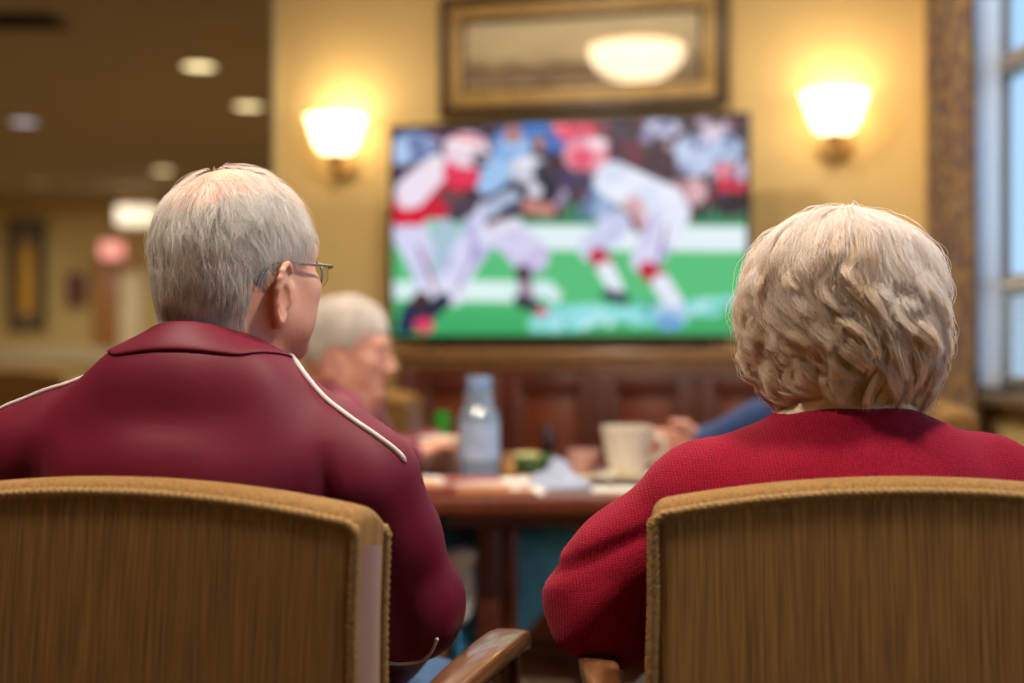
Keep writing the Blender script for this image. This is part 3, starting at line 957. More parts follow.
def turned_collar(jack, root, m):
    """a folded-down collar whose lower edge lies on the jacket"""
    bv = BVHTree.FromPolygons([v.co for v in jack.data.vertices], [p.vertices for p in jack.data.polygons])
    n = 64; rings = []
    for i in range(n):
        a = 2 * math.pi * i / n; fr = (math.sin(a) + 1) / 2
        dx, dy = math.cos(a), math.sin(a)
        zb = 1.044 - .055 * fr; zt = 1.070 - .055 * fr
        tp = Vector((.065 * dx + .006, .006 + .066 * dy, zt))
        o = Vector((.3 * dx + .006, .3 * dy, zb + .02)); h = bv.ray_cast(o, Vector((-dx, -dy, -.10)).normalized())
        b_ = h[0] if h[0] is not None else Vector((.09 * dx, .09 * dy, zb))
        rr_ = Vector((b_.x - .006, b_.y, 0)).length; lim = .098 + .004 * fr
        if rr_ > lim:
            h = bv.ray_cast(Vector((.006 + lim * dx, lim * dy, 1.12)), Vector((0, 0, -1)))
            if h[0] is not None: b_ = h[0].copy()
        out = Vector((dx, dy, .35)).normalized()
        b0 = b_ + out * .0035
        mid = (tp + b0) / 2 + out * .0035
        inner = Vector((.059 * dx + .006, .006 + .060 * dy, zt - .006))
        low = Vector((.058 * dx + .006, .006 + .059 * dy, zb - .015))
        rings.append([low, inner, tp + Vector((-.003 * dx, -.003 * dy, .003)), tp + Vector((dx, dy, 0)) * .003, mid, b0 + out * .001, b0 - Vector((0, 0, .003)), b_ - out * .004])
    k = len(rings[0]); V = [tuple(v) for r in rings for v in r]; Q = []
    for i in range(n):
        j = (i + 1) % n
        for q in range(k): Q.append((i * k + q, i * k + (q + 1) % k, j * k + (q + 1) % k, j * k + q))
    me = mesh_np('collar', V, np.array(Q)[:, ::-1])
    o = link('collar', me, m, root)
    sub_ = o.modifiers.new('smooth', 'SUBSURF'); sub_.levels = 2; sub_.render_levels = 2
    return o

def man_folds(P):
    x, y, z = P[..., 0], P[..., 1], P[..., 2]
    d = .0045 * vnoise(P * np.array([9, 9, 5.0])) - .0065 * np.clip(.35 - np.abs(vnoise(P * np.array([11, 11, 4.5]) + 7)), 0, 1) * np.clip((.98 - z) / .06, 0, 1) * -1 + .0018 * vnoise(P * np.array([26, 26, 12.0]))
    # long folds running down from the shoulder seam
    w = np.exp(-((x - .165 - (.93 - z) * .10) / .010) ** 2) * np.clip((.95 - z) / .08, 0, 1) * (y < .03)
    d += .013 * w
    w = np.exp(-((x + .165 + (.93 - z) * .10) / .010) ** 2) * np.clip((.95 - z) / .08, 0, 1) * (y < .03)
    d += .006 * w
    w = np.exp(-((x - .205 - (.9 - z) * .15) / .014) ** 2) * np.clip((.90 - z) / .1, 0, 1)
    d += .004 * w
    return d

JM = dict(neck=(.006, .010, 1.01), head=(.026, .040, 1.151), hyaw=R(23), hs=.93, sh=[(-.196, -.005, .918), (.180, -.005, .897)],
          el=[(-.250, .05, .775), (.224, .045, .775)], wr=[(-.10, .27, .66), (.12, .28, .66)], cw=.165, ch=.81, collar=man_collar, folds=man_folds,
          kx=.13, ky=.45, kz=.54, inf=.012, palm=[(0, 0, -1), (0, 0, -1)])
man, mbody, mjack, mH, mhead, _ = build_person('person', (-.335, 1.53, 0), MY, JM, upper=M['jacket'], lower=M['denim'])
tag(man, 'person in maroon track jacket with white piping, white hair thinning on top, seen from behind', 'person')
turned_collar(mjack, mjack, M['jacket'])
man_hair(man, mH, mhead, s=.935, n=17000, body=mbody)
ribbon_on(mjack, [(.095, .01, .9), (.115, -.015, .9), (.145, -.028, .9), (.18, -.036, .9), (.21, -.034, .9), (.236, -.025, .9)], .0029, 'white_piping', M['pipingw'], lift=.0012)
ribbon_on(mjack, [(-.125, -.01, .9), (-.15, -.020, .9), (-.185, -.024, .9), (-.22, -.022, .9), (-.25, -.012, .9)], .0029, 'white_piping', M['pipingw'], lift=.0012)
ribbon_on(mjack, [(.185, 0, .722), (.21, 0, .712), (.235, 0, .712), (.252, 0, .724), (.262, 0, .742)], .0022, 'white_piping', M['pipingw'], axis_dir=(0, 1, 0), lift=.0008)
# spectacles, fitted to the head frame
def hl(x, y, z): return mhead + mH @ (np.array([x * .96, y - .014, z - .006]) * .93)
gm = MB()
for q in (-1, 1):
    ring = [hl(q * .034 + .021 * math.cos(a) , .112 - .010 * abs(math.cos(a) * q > 0 and math.cos(a) or 0), -.022 + .017 * math.sin(a)) for a in np.linspace(0, 2 * math.pi, 28, endpoint=False)]
    gm.tube(ring, .0013, 8, closed=True)
    gm.tube(smooth_path([hl(q * .060, .108, -.014), hl(q * .074, .098, -.012), hl(q * .080, .05, -.012), hl(q * .083, .0, -.012), hl(q * .083, -.022, -.022), hl(q * .082, -.032, -.04)], 24), .0015, 8)
gm.tube(smooth_path([hl(-.009, .114, -.018), hl(0, .118, -.015), hl(.009, .114, -.018)], 8), .0013, 8)
gl = gm.build('glasses', M['steel'], man)
M['lens'] = mat('spectacle_lens', (.85, .95, .9, 1), .02, .01, 5, trans=1)
for q in (-1, 1):
    lm = MB()
    MM = Matrix([list(r_) for r_ in mH]).to_3x3()
    lm.lathe([(0, .0006), (.024, .0004), (.0245, 0), (.024, -.0004), (0, -.0006)], n=28)
    bmesh.ops.transform(lm.bm, matrix=Matrix.Translation(Vector(hl(q * .034, .1115, -.022))) @ MM.to_4x4() @ Matrix.Rotation(R(90), 4, 'X') @ Matrix.Diagonal((.82, .64, 1, 1)), verts=lm.bm.verts)
    lm.build('lens', M['lens'], gl)

# ------------------------------------------------------------------ the woman on the right
WY = R(-3)
chair1 = copy_tree(chair0)
chair1.location = (.370, 1.250, 0); chair1.rotation_euler = (0, 0, -R(4))
chair1['label'] = 'gold ribbed armchair at lower right, holding the woman in the red knit cardigan'

def w_collar(g):
    n = 30; prev = None
    for i in range(n + 1):
        a = 2 * math.pi * i / n
        fr = (math.sin(a) + 1) / 2
        p = np.array((.080 * math.cos(a), .004 + .078 * math.sin(a), .968 - .05 * fr))
        if prev is not None: g.cap(prev, p, .010, k=.014)
        prev = p
    # roomy sleeve round the bent elbow
    g.ell((-.247, .025, .775), (.060, .066, .060), k=.03)
    g.cap((-.235, .01, .82), (-.247, .02, .775), .052, .058, k=.03)
    g.cap((-.247, .03, .772), (-.215, .16, .76), .058, .042, k=.03)
    g.ell((.258, .025, .775), (.062, .066, .060), k=.03)

def w_folds(P):
    x, y, z = P[..., 0], P[..., 1], P[..., 2]
    d = .0042 * vnoise(P * np.array([11, 11, 7.0])) + .0016 * vnoise(P * 30)
    a = np.clip((-x - .16) / .03, 0, 1) * np.clip((.90 - z) / .05, 0, 1)
    s = (-x) * .75 + z * .66
    d += a * .0025 * np.sin(s * 95 + 2.5 * vnoise(P * 12)) * np.clip((.86 - z) / .05, 0, 1) * .7
    d += .006 * np.exp(-((z + x * -.55 - .985 + .01) / .009) ** 2) * a * np.clip((-x - .17) / .06, 0, 1)
    d += .010 * np.exp(-((x + .170) ** 2 + (z - .855) ** 2) / .018 ** 2)
    return d

JW = dict(neck=(0, .0, .952), head=(0.0, .020, 1.078), hyaw=R(-9), trz=.004, sh=[(-.158, -.005, .868), (.160, -.005, .876)],
          el=[(-.243, .025, .782), (.243, .025, .782)], wr=[(-.19, .26, .755), (.18, .27, .70)], cw=.155, ch=.78, collar=w_collar, folds=w_folds,
          kx=.11, ky=.42, kz=.53, inf=.014, upname='cardigan', hs=.95, palm=[(0, 0, -1), (0, 0, -1)])
wom, wbody, wcard, wH, whead, _ = build_person('person', (.350, 1.50, 0), WY, JW, upper=M['sweater'], lower=M['darkpants'])
tag(wom, 'person in red knit cardigan with full curly grey-blonde hair, elbow on the armrest', 'person')
woman_hair(wom, wH, whead)
# blouse collar standing inside the knit
g = Field(axis(-.11, .11, dc=.003), axis(-.11, .11, dc=.003), axis(.90, 1.02, dc=.003))
prev = None
for i in range(37):
    a = 2 * math.pi * i / 36
    fr = (math.sin(a) + 1) / 2
    tp = np.array((.074 * math.cos(a), .000 + .069 * math.sin(a), .994 - .05 * fr)); bt = np.array((.080 * math.cos(a), .000 + .076 * math.sin(a), .962 - .05 * fr))
    g.cap(tp, bt, .0035, .0045, k=.003)
    if prev is not None: g.cap((tp + prev[0]) / 2, (bt + prev[1]) / 2, .0035, .0045, k=.003)
    prev = (tp, bt)
link('blouse_collar', g.mesh('blouse_collar'), M['shirt'], wom)

# ------------------------------------------------------------------ people at the table
JL = dict(neck=(0, .030, .930), head=(0, .052, 1.055), hyaw=R(8), hpitch=R(-8), sh=[(-.16, .055, .862), (.16, .055, .862)],
          el=[(-.23, .10, .76), (.24, .095, .775)], wr=[(-.15, .24, .80), (.13, .19, .803)], cw=.145, ch=.74, kx=.10, ky=.50, kz=.59, fy=-.34, hs=.98,
          palm=[(0, 0, -1), (0, 0, -1)], curl=.3, folds=lambda P: .004 * vnoise(P * 12))
lp, lb, lj, lH, lhead, _ = build_person('person', (-.42, 3.2, 0), R(90), JL, res=(.0035, .008), upper=M['jacket2'], lower=M['bluepants'])
tag(lp, 'grey-haired person in maroon top seated in profile at the left end of the table', 'person')
man_hair(lp, lH, lhead, n=5000, seed=9, bald=False)
ribbon_on(lj, [(.17, -.04, .84), (.22, .0, .80), (.235, .05, .765), (.235, .10, .735)], .018, 'grey_sleeve_panel', M['greystripe'], axis_dir=(-1, 0, 0), n=20)
JR = dict(neck=(0, .02, 1.0), head=(0, .07, 1.13), hyaw=R(0), hpitch=R(-6), sh=[(-.17, .02, .945), (.17, .0, .94)],
          el=[(-.20, .22, .90), (.22, .12, .74)], wr=[(-.045, .385, .815), (.10, .30, .79)], cw=.155, ch=.80, kx=.10, ky=.40, kz=.54, hs=.98,
          palm=[(-1, 0, -.1), (0, 0, -1)], hd=[(0, 1, .05), (0, 1, 0)], sides=(1, 1), curl=.35, folds=lambda P: .005 * vnoise(P * 14))
rp_, rb, rj, rH, rhead, _ = build_person('person', (.815, 3.22, 0), R(-90), JR, res=(.0035, .008), upper=M['navy'], lower=M['darkpants'])
tag(rp_, 'person in navy blue sleeves reaching for the cream cup, mostly behind the woman in red', 'person')
man_hair(rp_, rH, rhead, n=5000, seed=12, bald=False)
for (x, y, a, lab) in ((-.70, 3.2, 90, 'gold armchair under the grey-haired person at the left end of the table'),
                       (1.03, 3.25, -90, 'gold armchair under the person in navy sleeves'),
                       (-.46, 4.22, 205, 'empty gold armchair between the table and the wooden sideboard'),
                       (-2.55, 7.2, 150, 'blurred gold armchair far off in the dim room on the left, nearer the camera'),
                       (-3.35, 8.6, 200, 'blurred gold armchair furthest away in the dim room on the left')):
    c = copy_tree(chair0); c.location = (x, y, 0); c.rotation_euler = (0, 0, -R(a)); c['label'] = lab
# ------------------------------------------------------------------ the room
CEIL = 2.52
WA = math.atan2(-.2516, .9678)                    # television wall runs slightly towards the camera on its right
W0 = Vector((-.873, 5.086, 0)); WT = Vector((.9678, -.2516, 0)); WN = Vector((-.2516, -.9678, 0))
def onwall(px, py, off=0.0):
    """(s, z) of a picture point on the plane 'off' in front of the television wall"""
    dx, dz = (px - 512) / FPX, -(py - 341.5) / FPX
    o = W0 + WN * off
    d = (o.x * WN.x + o.y * WN.y) / (dx * WN.x + WN.y)
    p = Vector((dx * d, d, 0))
    return ((p - o).dot(WT), CAMZ + dz * d)
def wp(s, off, z): return W0 + WT * s + WN * off + Vector((0, 0, z))
SC = onwall(925, 300)[0]                          # corner with the window wall
XR = wp(SC, 0, 0).x; YC = wp(SC, 0, 0).y

def struct(name, mb, m, loc=(0, 0, 0), rz=0, label=None, ang=40, parent=None):
    o = mb.build(name, m, parent, loc, (0, 0, rz), ang=ang)
    if parent is None: tag(o, label, None, kind='structure')
    return o

struct('floor', MB().box((-2.2, 6.5, -.05), (7.4, 18.4, .1), 0), M['carpet'], label='beige carpeted floor')
struct('ceiling', MB().box((-2.2, 6.5, CEIL + .05), (7.4, 18.4, .1), 0), M['ceiling'], label='dim tan ceiling')
struct('wall_back', MB().box((SC / 2 + .022, .06, CEIL / 2), (SC - .04, .12, CEIL), 0), M['wall'], loc=tuple(W0), rz=WA, label='warm yellow wall behind the television')
# shift: local -y is towards the camera, so the slab sits behind the wall plane
# window wall with opening
wy0, wy1, wz0, wz1 = -1.3, 4.16, .91, 2.40  # opening lengthened unseen past the camera to add side light on the sitters
WTH = .05
w = MB()
w.box((XR + WTH / 2, (wy1 + YC + .25) / 2, CEIL / 2), (WTH, YC + .25 - wy1, CEIL), 0)
w.box((XR + WTH / 2, (wy0 - 2.6) / 2, CEIL / 2), (WTH, wy0 + 2.6, CEIL), 0)
w.box((XR + WTH / 2, (wy0 + wy1) / 2, wz0 / 2), (WTH, wy1 - wy0, wz0), 0)
w.box((XR + WTH / 2, (wy0 + wy1) / 2, (wz1 + CEIL) / 2), (WTH, wy1 - wy0, CEIL - wz1), 0)
struct('wall_right', w, M['wall'], label='yellow window wall on the right')
struct('wall_left', MB().box((-5.85, 6.5, CEIL / 2), (.1, 18.4, CEIL), 0), M['wall_far'], label='left wall of the far room')
struct('wall_front', MB().box((-2.2, -2.65, CEIL / 2), (7.4, .1, CEIL), 0), M['wall'], label='wall behind the camera')
FY = 15.0
struct('wall_far', MB().box((-2.2, FY + .05, CEIL / 2), (7.4, .1, CEIL), 0), M['wall_far'], label='olive-tan far wall of the room on the left')
struct('wall_partition', MB().box((.35, 10.0, CEIL / 2), (.1, 10.0, CEIL), 0), M['wall_far'], label='side wall of the far room')
struct('trim_1', MB().box((SC / 2, -.01, .06), (SC, .018, .12), .003), M['trimw'], loc=tuple(W0), rz=WA, label='pale skirting along the television wall')
struct('trim_2', MB().box((-2.2, FY - .03, .90), (7.2, .05, .16), .01), M['trimw'], label='pale rail along the far wall')
struct('trim_3', MB().box((.030, .06, CEIL / 2), (.024, .13, CEIL), .004), M['wall_light'], loc=tuple(W0), rz=WA, label='cream corner edge of the television wall')

# window: fixed frame, mullions, rails, one pane mesh
wf = MB()
fx = XR + .022
def wbar(y, z, sy, sz, sx=.034): wf.box((fx, y, z), (sx, sy, sz), .006)
wbar((wy0 + wy1) / 2, wz0 + .02, wy1 - wy0, .05); wbar((wy0 + wy1) / 2, wz1 - .025, wy1 - wy0, .05)
muls = [wy1 - .025, 3.84, 3.00, 2.22, 1.44, .66, -.12, wy0 + .025]
for y in muls: wbar(y, (wz0 + wz1) / 2, .034, wz1 - wz0, .022)
for z in (1.785, 1.20): wbar((wy0 + wy1) / 2, z, wy1 - wy0, .05, .06)
wo = struct('window_1', wf, mat('window_frame_paint', rgb(150, 140, 130), .5, .04, 8), label='grey-taupe window frame with pale blue daylight behind')
M['glass'] = mat('window_glass', (.95, .98, 1, 1), .0, .005, 3, trans=1)
def thin_glass(name):
    m = bpy.data.materials.new(name); m.use_nodes = True; nt = m.node_tree; nt.nodes.clear()
    o = nt.nodes.new('ShaderNodeOutputMaterial'); t = nt.nodes.new('ShaderNodeBsdfTransparent'); g = nt.nodes.new('ShaderNodeBsdfGlossy')
    g.inputs['Roughness'].default_value = .02; mx = nt.nodes.new('ShaderNodeMixShader'); fr = nt.nodes.new('ShaderNodeFresnel'); fr.inputs[0].default_value = 1.45
    t.inputs[0].default_value = (.96, .98, 1, 1)
    mx.inputs[0].default_value = .07; nt.links.new(t.outputs[0], mx.inputs[1]); nt.links.new(g.outputs[0], mx.inputs[2]); nt.links.new(mx.outputs[0], o.inputs[0])
    return m
M['glass'] = thin_glass('window_glass_thin')
struct('window_pane', MB().box((fx, (wy0 + wy1) / 2, (wz0 + wz1) / 2), (.005, wy1 - wy0 - .02, wz1 - wz0 - .02), 0), M['glass'], parent=wo)
sl = MB(); sl.box((XR - .01, (wy0 + wy1) / 2, wz0 - .012), (.10, wy1 - wy0 + .08, .028), .006)
struct('window_sill', sl, mat('sill_paint', rgb(120, 100, 80), .5, .05, 8), parent=wo)

# venetian blind in the lower sash
for k, (a, b) in enumerate(((3.05, 3.79), (2.27, 2.95))):
    b_ = MB()
    n = 17
    for i in range(n):
        b_.box((XR - .012, (a + b) / 2, .945 + i * .0148), (.018, b - a, .0012), 0, rot=Matrix.Rotation(R(20), 3, 'Y'))
    o = b_.build('window_blind', M['white_pl'])
    tag(o, ('white slatted blind in the lower sash beside the patterned curtain', 'white slatted blind in the next lower sash nearer the woman')[k], 'blind', 'slatted blinds in the window')
    hr = MB(); hr.box((XR - .012, (a + b) / 2, .945 + n * .0148), (.026, b - a, .016), .003); hr.build('head_rail', M['white_pl'], o)

# curtains: pleated cloth with real thickness
def pleated(name, x, y0, y1, z0, z1, amp, waves, material, th=.004, nz=24, seed=1):
    rs = np.random.RandomState(seed); ny = 150
    V = []
    for side in (0, 1):
        for j in range(nz + 1):
            v = j / nz; z = z0 + (z1 - z0) * v
            for i in range(ny + 1):
                u = i / ny
                ph = 2 * math.pi * waves * u + .5 * math.sin(3 * v + 5 * u)
                gather = 1 - .08 * v
                yy = y0 + (y1 - y0) * (u - .5) * gather + (y1 - y0) * .5 + .006 * math.sin(2 * ph)
                V.append((x + amp * (1.15 - .5 * v) * math.sin(ph) + (th if side else 0), yy, z))
    nn = (ny + 1) * (nz + 1); Q = []
    for s in (0, 1):
        for j in range(nz):
            for i in range(ny):
                q = [s * nn + j * (ny + 1) + i, s * nn + j * (ny + 1) + i + 1, s * nn + (j + 1) * (ny + 1) + i + 1, s * nn + (j + 1) * (ny + 1) + i]
                Q.append(q if not s else q[::-1])
    for i in range(ny):
        for j in (0, nz): a = j * (ny + 1) + i; Q.append([a, a + 1, a + 1 + nn, a + nn])
    for j in range(nz):
        for i in (0, ny): a = j * (ny + 1) + i; Q.append([a, a + ny + 1, a + ny + 1 + nn, a + nn])
    return mesh_np(name, V, Q)

m, nt, b = newmat('patterned_drape')
tc = N(nt, 'ShaderNodeTexCoord'); mp = N(nt, 'ShaderNodeMapping'); mp.inputs['Scale'].default_value = (1, 44, 7); nt.links.new(tc.outputs['Object'], mp.inputs[0])
vo = N(nt, 'ShaderNodeTexVoronoi'); vo.inputs['Scale'].default_value = 1.3; nt.links.new(mp.outputs[0], vo.inputs['Vector'])
nz_ = N(nt, 'ShaderNodeTexNoise'); nz_.inputs['Scale'].default_value = 1.6; nz_.inputs['Detail'].default_value = 5; nt.links.new(mp.outputs[0], nz_.inputs['Vector'])
ad = N(nt, 'ShaderNodeMath', operation='MULTIPLY_ADD'); ad.inputs[1].default_value = .45; nt.links.new(vo.outputs['Distance'], ad.inputs[0]); nt.links.new(nz_.outputs['Fac'], ad.inputs[2])
sb = N(nt, 'ShaderNodeMath', operation='SUBTRACT'); sb.inputs[1].default_value = .18; nt.links.new(ad.outputs[0], sb.inputs[0])
rp = N(nt, 'ShaderNodeValToRGB'); el = rp.color_ramp.elements
el[0].position = .28; el[0].color = rgb(60, 50, 46); el[1].position = .8; el[1].color = rgb(96, 70, 64)
for p_, c_ in ((.36, rgb(104, 86, 66)), (.45, rgb(156, 124, 70)), (.53, rgb(96, 52, 60)), (.60, rgb(84, 72, 68)), (.68, rgb(150, 122, 78))):
    e_ = el.new(p_); e_.color = c_
nt.links.new(sb.outputs[0], rp.inputs[0]); nt.links.new(rp.outputs[0], b.inputs['Base Color']); b.inputs['Roughness'].default_value = .9
M['drape'] = m
cy1 = (XR - .075) * FPX / (932 - 512); cy0 = (XR - .075) * FPX / (975 - 512)
cu = link('curtain', pleated('curtain', XR - .088, cy0, cy1, .015, 2.44, .026, 4.5, None), M['drape'])
tag(cu, 'floor-length pleated curtain in brown, gold and maroon beside the window', 'curtain')
ms = bpy.data.materials.new('sheer_cloth'); ms.use_nodes = True; nt = ms.node_tree; nt.nodes.clear()
o_ = nt.nodes.new('ShaderNodeOutputMaterial'); d_ = nt.nodes.new('ShaderNodeBsdfDiffuse'); d_.inputs[0].default_value = (.80, .84, .9, 1)
t_ = nt.nodes.new('ShaderNodeBsdfTranslucent'); t_.inputs[0].default_value = (.80, .86, .95, 1); m1 = nt.nodes.new('ShaderNodeMixShader'); m1.inputs[0].default_value = .65
tr_ = nt.nodes.new('ShaderNodeBsdfTransparent'); m2 = nt.nodes.new('ShaderNodeMixShader')
tcs = nt.nodes.new('ShaderNodeTexCoord'); ns = nt.nodes.new('ShaderNodeTexNoise'); ns.inputs['Scale'].default_value = 40; nt.links.new(tcs.outputs['Object'], ns.inputs['Vector'])
mr = nt.nodes.new('ShaderNodeMapRange'); mr.inputs['To Min'].default_value = .25; mr.inputs['To Max'].default_value = .45; nt.links.new(ns.outputs['Fac'], mr.inputs[0]); nt.links.new(mr.outputs[0], m2.inputs[0])
nt.links.new(d_.outputs[0], m1.inputs[1]); nt.links.new(t_.outputs[0], m1.inputs[2]); nt.links.new(m1.outputs[0], m2.inputs[1]); nt.links.new(tr_.outputs[0], m2.inputs[2]); nt.links.new(m2.outputs[0], o_.inputs[0])
sy1 = (XR - .025) * FPX / (968 - 512); sy0 = (XR - .025) * FPX / (1003 - 512)
sh_ = link('sheer_curtain', pleated('sheer_curtain', XR - .038, sy0, sy1, .93, 2.44, .012, 4, None, th=.001), ms)
tag(sh_, 'pale bluish sheer curtain hanging between patterned drape and window frame', 'curtain')
rd = MB(); rd.tube([(XR - .07, -1.5, 2.46), (XR - .07, 4.42, 2.46)], .012, 12)
o = rd.build('curtain_rod', M['brass']); tag(o, 'brass curtain rod along the top of the window wall', 'rod')

# ------------------------------------------------------------------ television
OFF = .34
tl, tr, br, bl = (onwall(393, 126, OFF), onwall(748, 112, OFF), onwall(752, 338, OFF), onwall(386, 344, OFF))
s0 = (tl[0] + bl[0]) / 2; s1 = (tr[0] + br[0]) / 2; z1 = (tl[1] + tr[1]) / 2; z0 = (bl[1] + br[1]) / 2
print('TV', s0, s1, z0, z1, 'SC', SC, XR, YC)
TW, TH = s1 - s0, z1 - z0
tv = empty('television', wp((s0 + s1) / 2, OFF, z0), WA)
tag(tv, 'large flat television showing a football game, standing on the wooden sideboard', 'television')
cb = MB(); cb.box((0, .030, TH / 2), (TW, .045, TH), .006); cb.box((0, .06, TH * .42), (TW * .6, .04, TH * .6), .012)
cb.build('casing', M['black'], tv)
bz = .012
bm_ = MB()
bm_.box((0, .004, TH - bz / 2), (TW, .012, bz), .003); bm_.box((0, .004, bz * .8), (TW, .012, bz * 1.6), .003)
for q in (-1, 1): bm_.box((q * (TW / 2 - bz / 2), .004, TH / 2), (bz, .012, TH), .003)
bm_.build('bezel', M['black'], tv)
for q in (-1, 1):
    ft = MB(); ft.tube(smooth_path([(q * TW * .36, .04, .03), (q * TW * .36, .0, -.005), (q * TW * .36, -.08, -.016)], 8), .008, 8); ft.tube(smooth_path([(q * TW * .36, .04, .03), (q * TW * .36, .08, -.005), (q * TW * .36, .15, -.016)], 8), .008, 8)
    ft.build('foot', M['black'], tv)
# picture on the screen, painted in the photograph's own layout and given per-vertex colour
nu, nv = 330, 210
U, Vv = np.meshgrid(np.linspace(0, 1, nu), np.linspace(0, 1, nv), indexing='ij')
c00, c10, c11, c01 = (np.array(q, float) for q in ((386, 344), (752, 338), (748, 112), (393, 126)))
PX = (1 - U)[..., None] * ((1 - Vv)[..., None] * c00 + Vv[..., None] * c01) + U[..., None] * ((1 - Vv)[..., None] * c10 + Vv[..., None] * c11)
X, Y = PX[..., 0], PX[..., 1]
IMG = np.zeros((nu, nv, 3)); 
rsn = np.random.RandomState(4)
def nse(f, o=0): return vnoise(np.stack([X * f + o, Y * f + o * 2.3, X * 0 + o], -1))
def put(mask, col): 
    k = np.clip(mask, 0, 1)[..., None]; IMG[:] = IMG * (1 - k) + np.array(col) / 255. * k
def dcap(x0, y0, x1, y1, r0, r1=None):
    r1 = r0 if r1 is None else r1
    dx, dy = x1 - x0, y1 - y0; t = np.clip(((X - x0) * dx + (Y - y0) * dy) / (dx * dx + dy * dy + 1e-9), 0, 1)
    return np.clip(.5 - (np.hypot(X - x0 - t * dx, Y - y0 - t * dy) - (r0 + (r1 - r0) * t)) / 1.5, 0, 1)
def del_(x, y, a, b, ang=0):
    c, s = math.cos(R(ang)), math.sin(R(ang)); u = ((X - x) * c + (Y - y) * s) / a; v = (-(X - x) * s + (Y - y) * c) / b
    return np.clip(.5 - (np.hypot(u, v) - 1) * min(a, b) / 1.5, 0, 1)
def rect(x0, y0, x1, y1): return np.clip(.5 - np.maximum(np.maximum(x0 - X, X - x1), np.maximum(y0 - Y, Y - y1)) / 1.5, 0, 1)
put(X * 0 + 1, (44, 26, 48))
for _ in range(330):
    x, y = rsn.uniform(385, 755), rsn.uniform(108, 205); k = rsn.randint(7)
    col = [(30, 16, 30), (80, 26, 52), (150, 140, 180), (50, 44, 84), (120, 36, 58), (34, 26, 50), (196, 170, 190)][k]
    put(del_(x, y, rsn.uniform(2.5, 7), rsn.uniform(3, 8)) * .9, col)
put(np.clip((Y - 203) / 3, 0, 1), (38, 120, 84))
for _ in range(120):
    x = rsn.uniform(520, 752); put(dcap(x, 200, x + rsn.uniform(-2, 2), 200 + rsn.uniform(4, 20), 2), [(24, 30, 40), (60, 130, 100), (130, 60, 80)][rsn.randint(3)])
put(np.clip((Y - 222) / 4, 0, 1), (84, 190, 122))
put(np.clip((Y - 300) / 30, 0, 1), (56, 170, 100))
put(rect(500, 226, 756, 252), (226, 240, 246))
put(rect(640, 226, 680, 252) * 0, (0, 0, 0))
put(dcap(385, 296, 412, 296, 10), (214, 240, 240)); put(dcap(462, 296, 520, 296, 11), (222, 244, 242)); put(dcap(520, 296, 552, 293, 9), (200, 236, 236))
put(dcap(430, 226, 520, 226, 8) * .8, (150, 220, 190))
for (x0, y0, x1, y1, r) in ((540, 330, 590, 326, 9), (556, 318, 600, 315, 8), (590, 316, 650, 318, 7), (600, 322, 668, 316, 7), (672, 312, 722, 314, 6), (700, 306, 745, 302, 5), (545, 312, 560, 335, 5), (575, 332, 610, 322, 6), (640, 326, 690, 322, 5)):
    put(dcap(x0, y0, x1, y1, r) * .85, (150, 224, 232))
for _ in range(26):
    x, y = rsn.uniform(545, 740), rsn.uniform(306, 334); put(dcap(x, y, x + rsn.uniform(-5, 5), y + rsn.uniform(-5, 5), 2.2) * .8, [(40, 150, 130), (220, 244, 250), (90, 190, 220)][rsn.randint(3)])
# crowd and sideline
for (x, y, a, b_, c) in ((415, 145, 24, 17, (150, 176, 222)), (400, 150, 10, 14, (176, 200, 236)), (440, 128, 12, 6, (90, 50, 80)), (410, 178, 18, 8, (44, 44, 84)), (398, 195, 10, 14, (30, 22, 40)), (420, 190, 9, 7, (120, 130, 170)),
        (535, 130, 34, 13, (70, 136, 220)), (512, 140, 14, 12, (92, 150, 226)), (560, 138, 14, 12, (60, 110, 190)), (583, 128, 20, 12, (236, 76, 104)), (566, 122, 8, 7, (244, 110, 120)), (545, 140, 6, 8, (170, 120, 110)),
        (620, 140, 16, 18, (70, 24, 44)), (640, 150, 12, 14, (96, 36, 56)), (608, 122, 8, 7, (130, 60, 80)), (668, 124, 18, 10, (206, 206, 236)), (690, 140, 10, 14, (50, 26, 44)),
        (700, 152, 22, 22, (190, 204, 236)), (728, 146, 16, 18, (176, 200, 230)), (716, 130, 10, 9, (214, 200, 220)), (735, 185, 14, 16, (206, 30, 62)), (728, 168, 10, 9, (220, 130, 150)), (745, 168, 5, 12, (200, 190, 220)),
        (736, 202, 16, 12, (30, 14, 24)), (700, 190, 12, 14, (214, 170, 176)), (684, 190, 9, 14, (170, 120, 130)), (560, 190, 14, 16, (200, 180, 210)), (575, 178, 12, 12, (60, 50, 90)), (590, 196, 9, 9, (90, 60, 80)), (672, 160, 10, 14, (60, 34, 52))):
    put(del_(x, y, a, b_), c)
    if a > 12: put(del_(x, y, a, b_) * np.clip(nse(.16, x) * 1.6, 0, .55), (50, 60, 110))
def shade(mask, f, o, amt, col): put(mask * np.clip(nse(f, o) * 1.4, 0, 1) * amt, col)
# player in pale blue behind
k = dcap(520, 148, 492, 180, 17, 15); put(k, (156, 196, 238)); shade(k, .1, 3, .5, (96, 140, 204)); put(del_(518, 130, 10, 10), (176, 120, 120))
